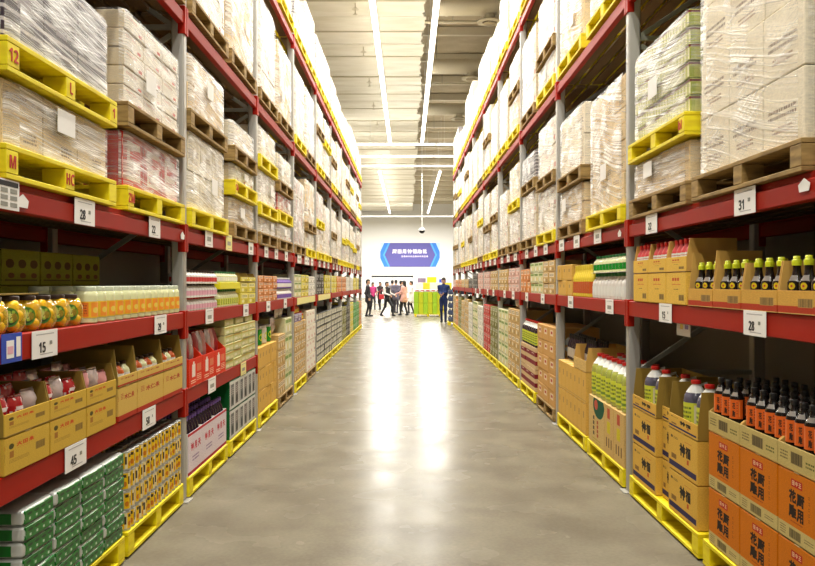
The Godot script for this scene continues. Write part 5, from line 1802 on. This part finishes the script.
func build_people() -> void:
	M.vertex = mat(Color.WHITE, 0.75)
	M.vertex.vertex_color_use_as_albedo = true
	M.hair = mat(c8(30, 24, 22), 0.55)
	make_people_parts()
	var hang := [Vector3(0.04, -0.50, 0.06), Vector3(0.04, -0.50, 0.06)]
	var cart := [Vector3(0.0, -0.30, 0.36), Vector3(0.0, -0.30, 0.36)]
	var fold := [Vector3(-0.12, -0.28, 0.24), Vector3(-0.14, -0.24, 0.24)]
	var dk := c8(32, 30, 34)
	var f0 := 0.013
	# [px, feet py, ...]
	var who := [
		[368.0, 317.0, PI * 0.5, 1.70, c8(48, 46, 52), dk, dk, false, 0.15, hang, "person in dark coat standing beside the end of the jar rack", c8(48, 46, 52), 0.15, 0.0],
		[373.0, 310.0, 0.3, 1.58, c8(176, 50, 110), dk, dk, true, 0.25, hang, "person in magenta jacket and black trousers behind the crowd", c8(176, 50, 110), 0.0, 0.3],
		[380.0, 310.0, -0.6, 1.60, c8(52, 40, 46), dk, dk, true, 0.2, fold, "person in dark jacket carrying a red bag", c8(52, 40, 46), 0.1, 0.0],
		[387.0, 316.5, 0.9, 1.66, c8(34, 30, 34), dk, dk, false, 0.62, cart, "person striding in black waistcoat with white sleeves", c8(220, 214, 210), 0.0, 0.2],
		[392.5, 312.5, 2.6, 1.68, c8(120, 112, 118), dk, dk, false, 0.1, hang, "person in light grey top half hidden behind a grey jacket", c8(120, 112, 118), 0.0, 0.0],
		[396.0, 313.5, 2.9, 1.70, c8(92, 88, 104), c8(48, 46, 56), dk, false, 0.2, fold, "person in slate grey jacket with the back turned", c8(92, 88, 104), 0.12, 0.3],
		[401.0, 312.0, 2.4, 1.66, c8(44, 40, 46), dk, dk, false, 0.12, hang, "person in black clothes between the grey jacket and the pink top", c8(44, 40, 46), 0.1, 0.0],
		[404.0, 316.0, -2.2, 1.66, c8(226, 170, 164), dk, dk, true, 0.3, cart, "person in pale pink top and black trousers", c8(226, 170, 164), 0.12, 0.0],
		[411.2, 314.0, -1.6, 1.64, c8(234, 228, 222), dk, dk, false, 0.25, cart, "person in long white coat and black trousers beside the lime display", c8(234, 228, 222), 0.22, 0.0],
		[443.6, 323.0, -0.2, 1.74, c8(28, 48, 104), c8(26, 40, 88), dk, false, 0.08, fold, "person in navy work clothes standing by the stack of water packs", c8(28, 48, 104), 0.0, 0.2],
	]
	for w in who:
		var d: float = FOCAL * EYE / (w[1] - 283.5)
		person(Vector3((w[0] - 407.5) * d / FOCAL, f0 - 0.013, -d), w[2], w[3], w[4], w[5], w[6], w[7], w[8], w[9], w[10], w[11], w[12], w[13])
	var d := FOCAL * EYE / (310.0 - 283.5) - 0.3
	var bg := thing("shoulder_bag", "red shoulder bag carried by the person in a dark jacket", "bag", Vector3((381.5 - 407.5) * d / FOCAL, 0.60, -d))
	part("pouch", bx(0.30, 0.30, 0.10, 0.03), M.bagred, bg)
	part("strap", keep("bagstrap", func(m): m.tube([Vector3(-0.12, 0.28, 0), Vector3(-0.08, 0.50, 0.0), Vector3(0.0, 0.58, 0.0), Vector3(0.08, 0.50, 0.0), Vector3(0.12, 0.28, 0)], 0.012, 6)), M.bagred, bg)


# ------------------------------------------------------------------ the far end
func build_far_end() -> void:
	# banner on the end wall
	var t := thing("wall_banner", "wide blue and purple banner with white Chinese characters on the white end wall", "banner", Vector3(0.26, 3.25, -84.44))
	var im := canvas(512, 208, c8(96, 92, 168))
	for y in 208:
		var k := int(46.0 * (1.0 - absf(y - 104.0) / 104.0))
		rect(im, 0, y, 40 + 46 - k, 1, c8(56, 130, 226))
		rect(im, 512 - 86 + k, y, 90, 1, c8(56, 130, 226))
		rect(im, 0, y, maxi(0, 34 - k), 1, c8(190, 226, 250))
		rect(im, 512 - maxi(0, 34 - k), y, 40, 1, c8(190, 226, 250))
		rect(im, 40 + 46 - k - 16, y, 12, 1, c8(90, 170, 240))
		rect(im, 512 - 86 + k + 4, y, 12, 1, c8(90, 170, 240))
	var g := ["kitchen", "field", "use", "spirit", "luck", "carve", "flower"]
	for i in 7:
		glyph(im, g[i], 106 + i * 43, 56, 36, 6, c8(244, 240, 250))
	for i in 12:
		glyph(im, ["king", "rice", "wood", "middle", "heaven"][i % 5], 182 + i * 19.5, 110, 15, 2.5, c8(236, 230, 246))
	M.banner = mat(Color.WHITE, 0.7, 0.0, tex(im))
	part("printed_sheet", keep("banner", func(m: MB):
		m.face([Vector3(-3.12, 0, 0.02), Vector3(3.12, 0, 0.02), Vector3(3.12, 2.5, 0.02), Vector3(-3.12, 2.5, 0.02)], Vector3.BACK, [Vector2(0, 1), Vector2(1, 1), Vector2(1, 0), Vector2(0, 0)])), M.banner, t)
	part("frame", bx(6.28, 2.54, 0.03, 0.004), M.housing, t, Vector3(0, -0.02, -0.005))
	# dome camera on a pole
	t = thing("dome_camera", "dark dome security camera on a thin pole under the ceiling", "camera", Vector3(0.81, 4.48, -45.0), 0.0)
	part("dome", keep("dome", func(m): m.lathe([[0.0, -0.17], [0.07, -0.155], [0.13, -0.11], [0.165, -0.05], [0.17, 0.0]], 16)), M.black, t)
	part("housing", keep("domeh", func(m): m.lathe([[0.18, 0.0], [0.18, 0.08], [0.10, 0.14], [0.03, 0.15]], 16)), M.housing, t)
	part("pole", bx(0.04, 5.27, 0.04, 0.004), M.housing, t, Vector3(0, 0.14, 0))
	# checkout canopy
	t = thing("checkout_canopy", "long dark canopy edge over the checkouts below the banner", "canopy", Vector3(-1.12, 0, -60.0))
	part("canopy_beam", bx(3.1, 0.12, 0.5, 0.01), M.ink, t, Vector3(0, 1.98, 0))
	for x in [-1.5, 0.0, 1.5]:
		part("post", bx(0.06, 1.98, 0.06, 0.005), M.housing, t, Vector3(x, 0, 0))
	for x in [-0.9, 0.7]:
		part("counter", bx(0.7, 0.9, 0.4, 0.02), M.housing, t, Vector3(x, 0, 0))
	# lime display on a pallet
	var d := 37.6
	t = thing("pallet", "yellow pallet on the open floor under the lime and yellow display", "pallet", Vector3(0.95, 0.0, -d), PI / 2, "yellow painted pallets")
	for q in 3:
		part("stringer", bx(1.1, 0.10, 0.10, 0.004), M.yellow, t, Vector3(0, 0, -0.58 + q * 0.58))
	for q in 5:
		part("deck_board", bx(0.19, 0.022, 1.28, 0.003), M.yellow, t, Vector3(-0.44 + q * 0.22, 0.1005, 0))
	for i in 6:
		for r in 2:
			single("display_carton", bx(0.21, 0.505, 0.5, 0.01), M.limecap if i % 2 else M.lime, "%s tall display carton on the open floor, %s layer, %s along" % ["yellow" if i % 2 else "lime green", ["lower", "upper"][r], ORD[i]], "carton", Vector3(0.40 + i * 0.215, 0.124 + r * 0.51, -d + 0.25), 0.0, "lime and yellow display cartons")
	t = thing("display_tray", "white tray with red printed edge on top of the lime display", "tray", Vector3(0.94, 1.146, -d + 0.25))
	part("tray_body", bx(1.28, 0.10, 0.5, 0.01), M.white, t)
	for i in 5:
		part("printed_patch", bx(0.16, 0.05, 0.004, 0.001), M.redlabel, t, Vector3(-0.5 + i * 0.25, 0.025, 0.251))
	# goods heaped beyond
	var bd := 42.6
	for i in 5:
		for r in 3:
			single("carton", bx(0.36, 0.52, 0.4, 0.01), [M.far_white, M.far_yellow, M.whiteboard, M.far_yellow, M.far_white][(i + r) % 5], "pale carton in the heap beyond the lime display, %s layer, %s along" % [ORD[r], ORD[i]], "carton", Vector3(0.62 + i * 0.38, r * 0.523, -bd), 0.0, "cartons beyond the lime display")
	for i in 3:
		single("sign_card", bx([0.44, 0.5, 0.36][i], [0.24, 0.30, 0.18][i], 0.02, 0.003), [M.far_purple, M.yellowband, M.blue][i], ["grey-blue", "bright yellow", "blue"][i] + " sign card standing on the heap beyond the lime display", "sign", Vector3([0.75, 1.28, 1.85][i], 1.570, -bd))
	# water packs on a pallet past the rack end
	d = 29.9
	t = thing("pallet", "yellow pallet past the end of the sauce rack under water packs", "pallet", Vector3(1.98, 0.0, -d), PI / 2, "yellow painted pallets")
	for q in 3:
		part("stringer", bx(0.9, 0.10, 0.09, 0.004), M.yellow, t, Vector3(0, 0, -0.44 + q * 0.44))
	for q in 4:
		part("deck_board", bx(0.2, 0.022, 1.0, 0.003), M.yellow, t, Vector3(-0.33 + q * 0.22, 0.1005, 0))
	for r in 5:
		for i in 3:
			var w := thing("water_pack", "blue-grey shrink pack of bottles past the sauce rack, %s layer, %s along" % [ORD[r], ORD[i]], "bottle pack", Vector3(1.66 + i * 0.33, 0.124 + r * 0.252, -d + 0.1), 0.0, "blue-grey bottle packs")
			part("shrink_film", bx(0.31, 0.17, 0.5, 0.03), M.waterpack, w)
			for q in 3:
				part("bottle_top", keep("wtop", func(m): m.lathe([[0.045, 0.0], [0.035, 0.03], [0.016, 0.055], [0.016, 0.075], [0.0, 0.076]], 10)), M.ink, w, Vector3(-0.1 + q * 0.1, 0.168, 0.16))


func _ready() -> void:
	# --- camera
	var cam := Camera3D.new()
	cam.name = "camera"
	cam.position = Vector3(0, EYE, 0)
	cam.fov = rad_to_deg(2.0 * atan(283.0 / FOCAL))
	cam.near = 0.05
	cam.far = 200.0
	add_child(cam)
	cam.current = true
	# --- surroundings
	var env := Environment.new()
	env.background_mode = Environment.BG_COLOR
	env.background_color = Color(0, 0, 0)
	env.tonemap_mode = Environment.TONE_MAPPER_LINEAR
	env.tonemap_exposure = EXPOSURE
	env.sdfgi_enabled = true
	env.ssao_enabled = true
	env.ssil_enabled = true
	var we := WorldEnvironment.new()
	we.name = "surroundings"
	we.environment = env
	add_child(we)
	# --- lights, room, racks
	make_materials()
	M.lime = mat(c8(170, 214, 40), 0.5)
	M.waterpack = mat(c8(76, 88, 118), 0.25, 0.1)
	build_lights()
	build_room()
	build_rack(-1)
	build_rack(1)
	build_stacks()
	# --- goods
	build_jar_goods()
	build_sauce_goods()
	build_tags()
	build_far_end()
	build_people()
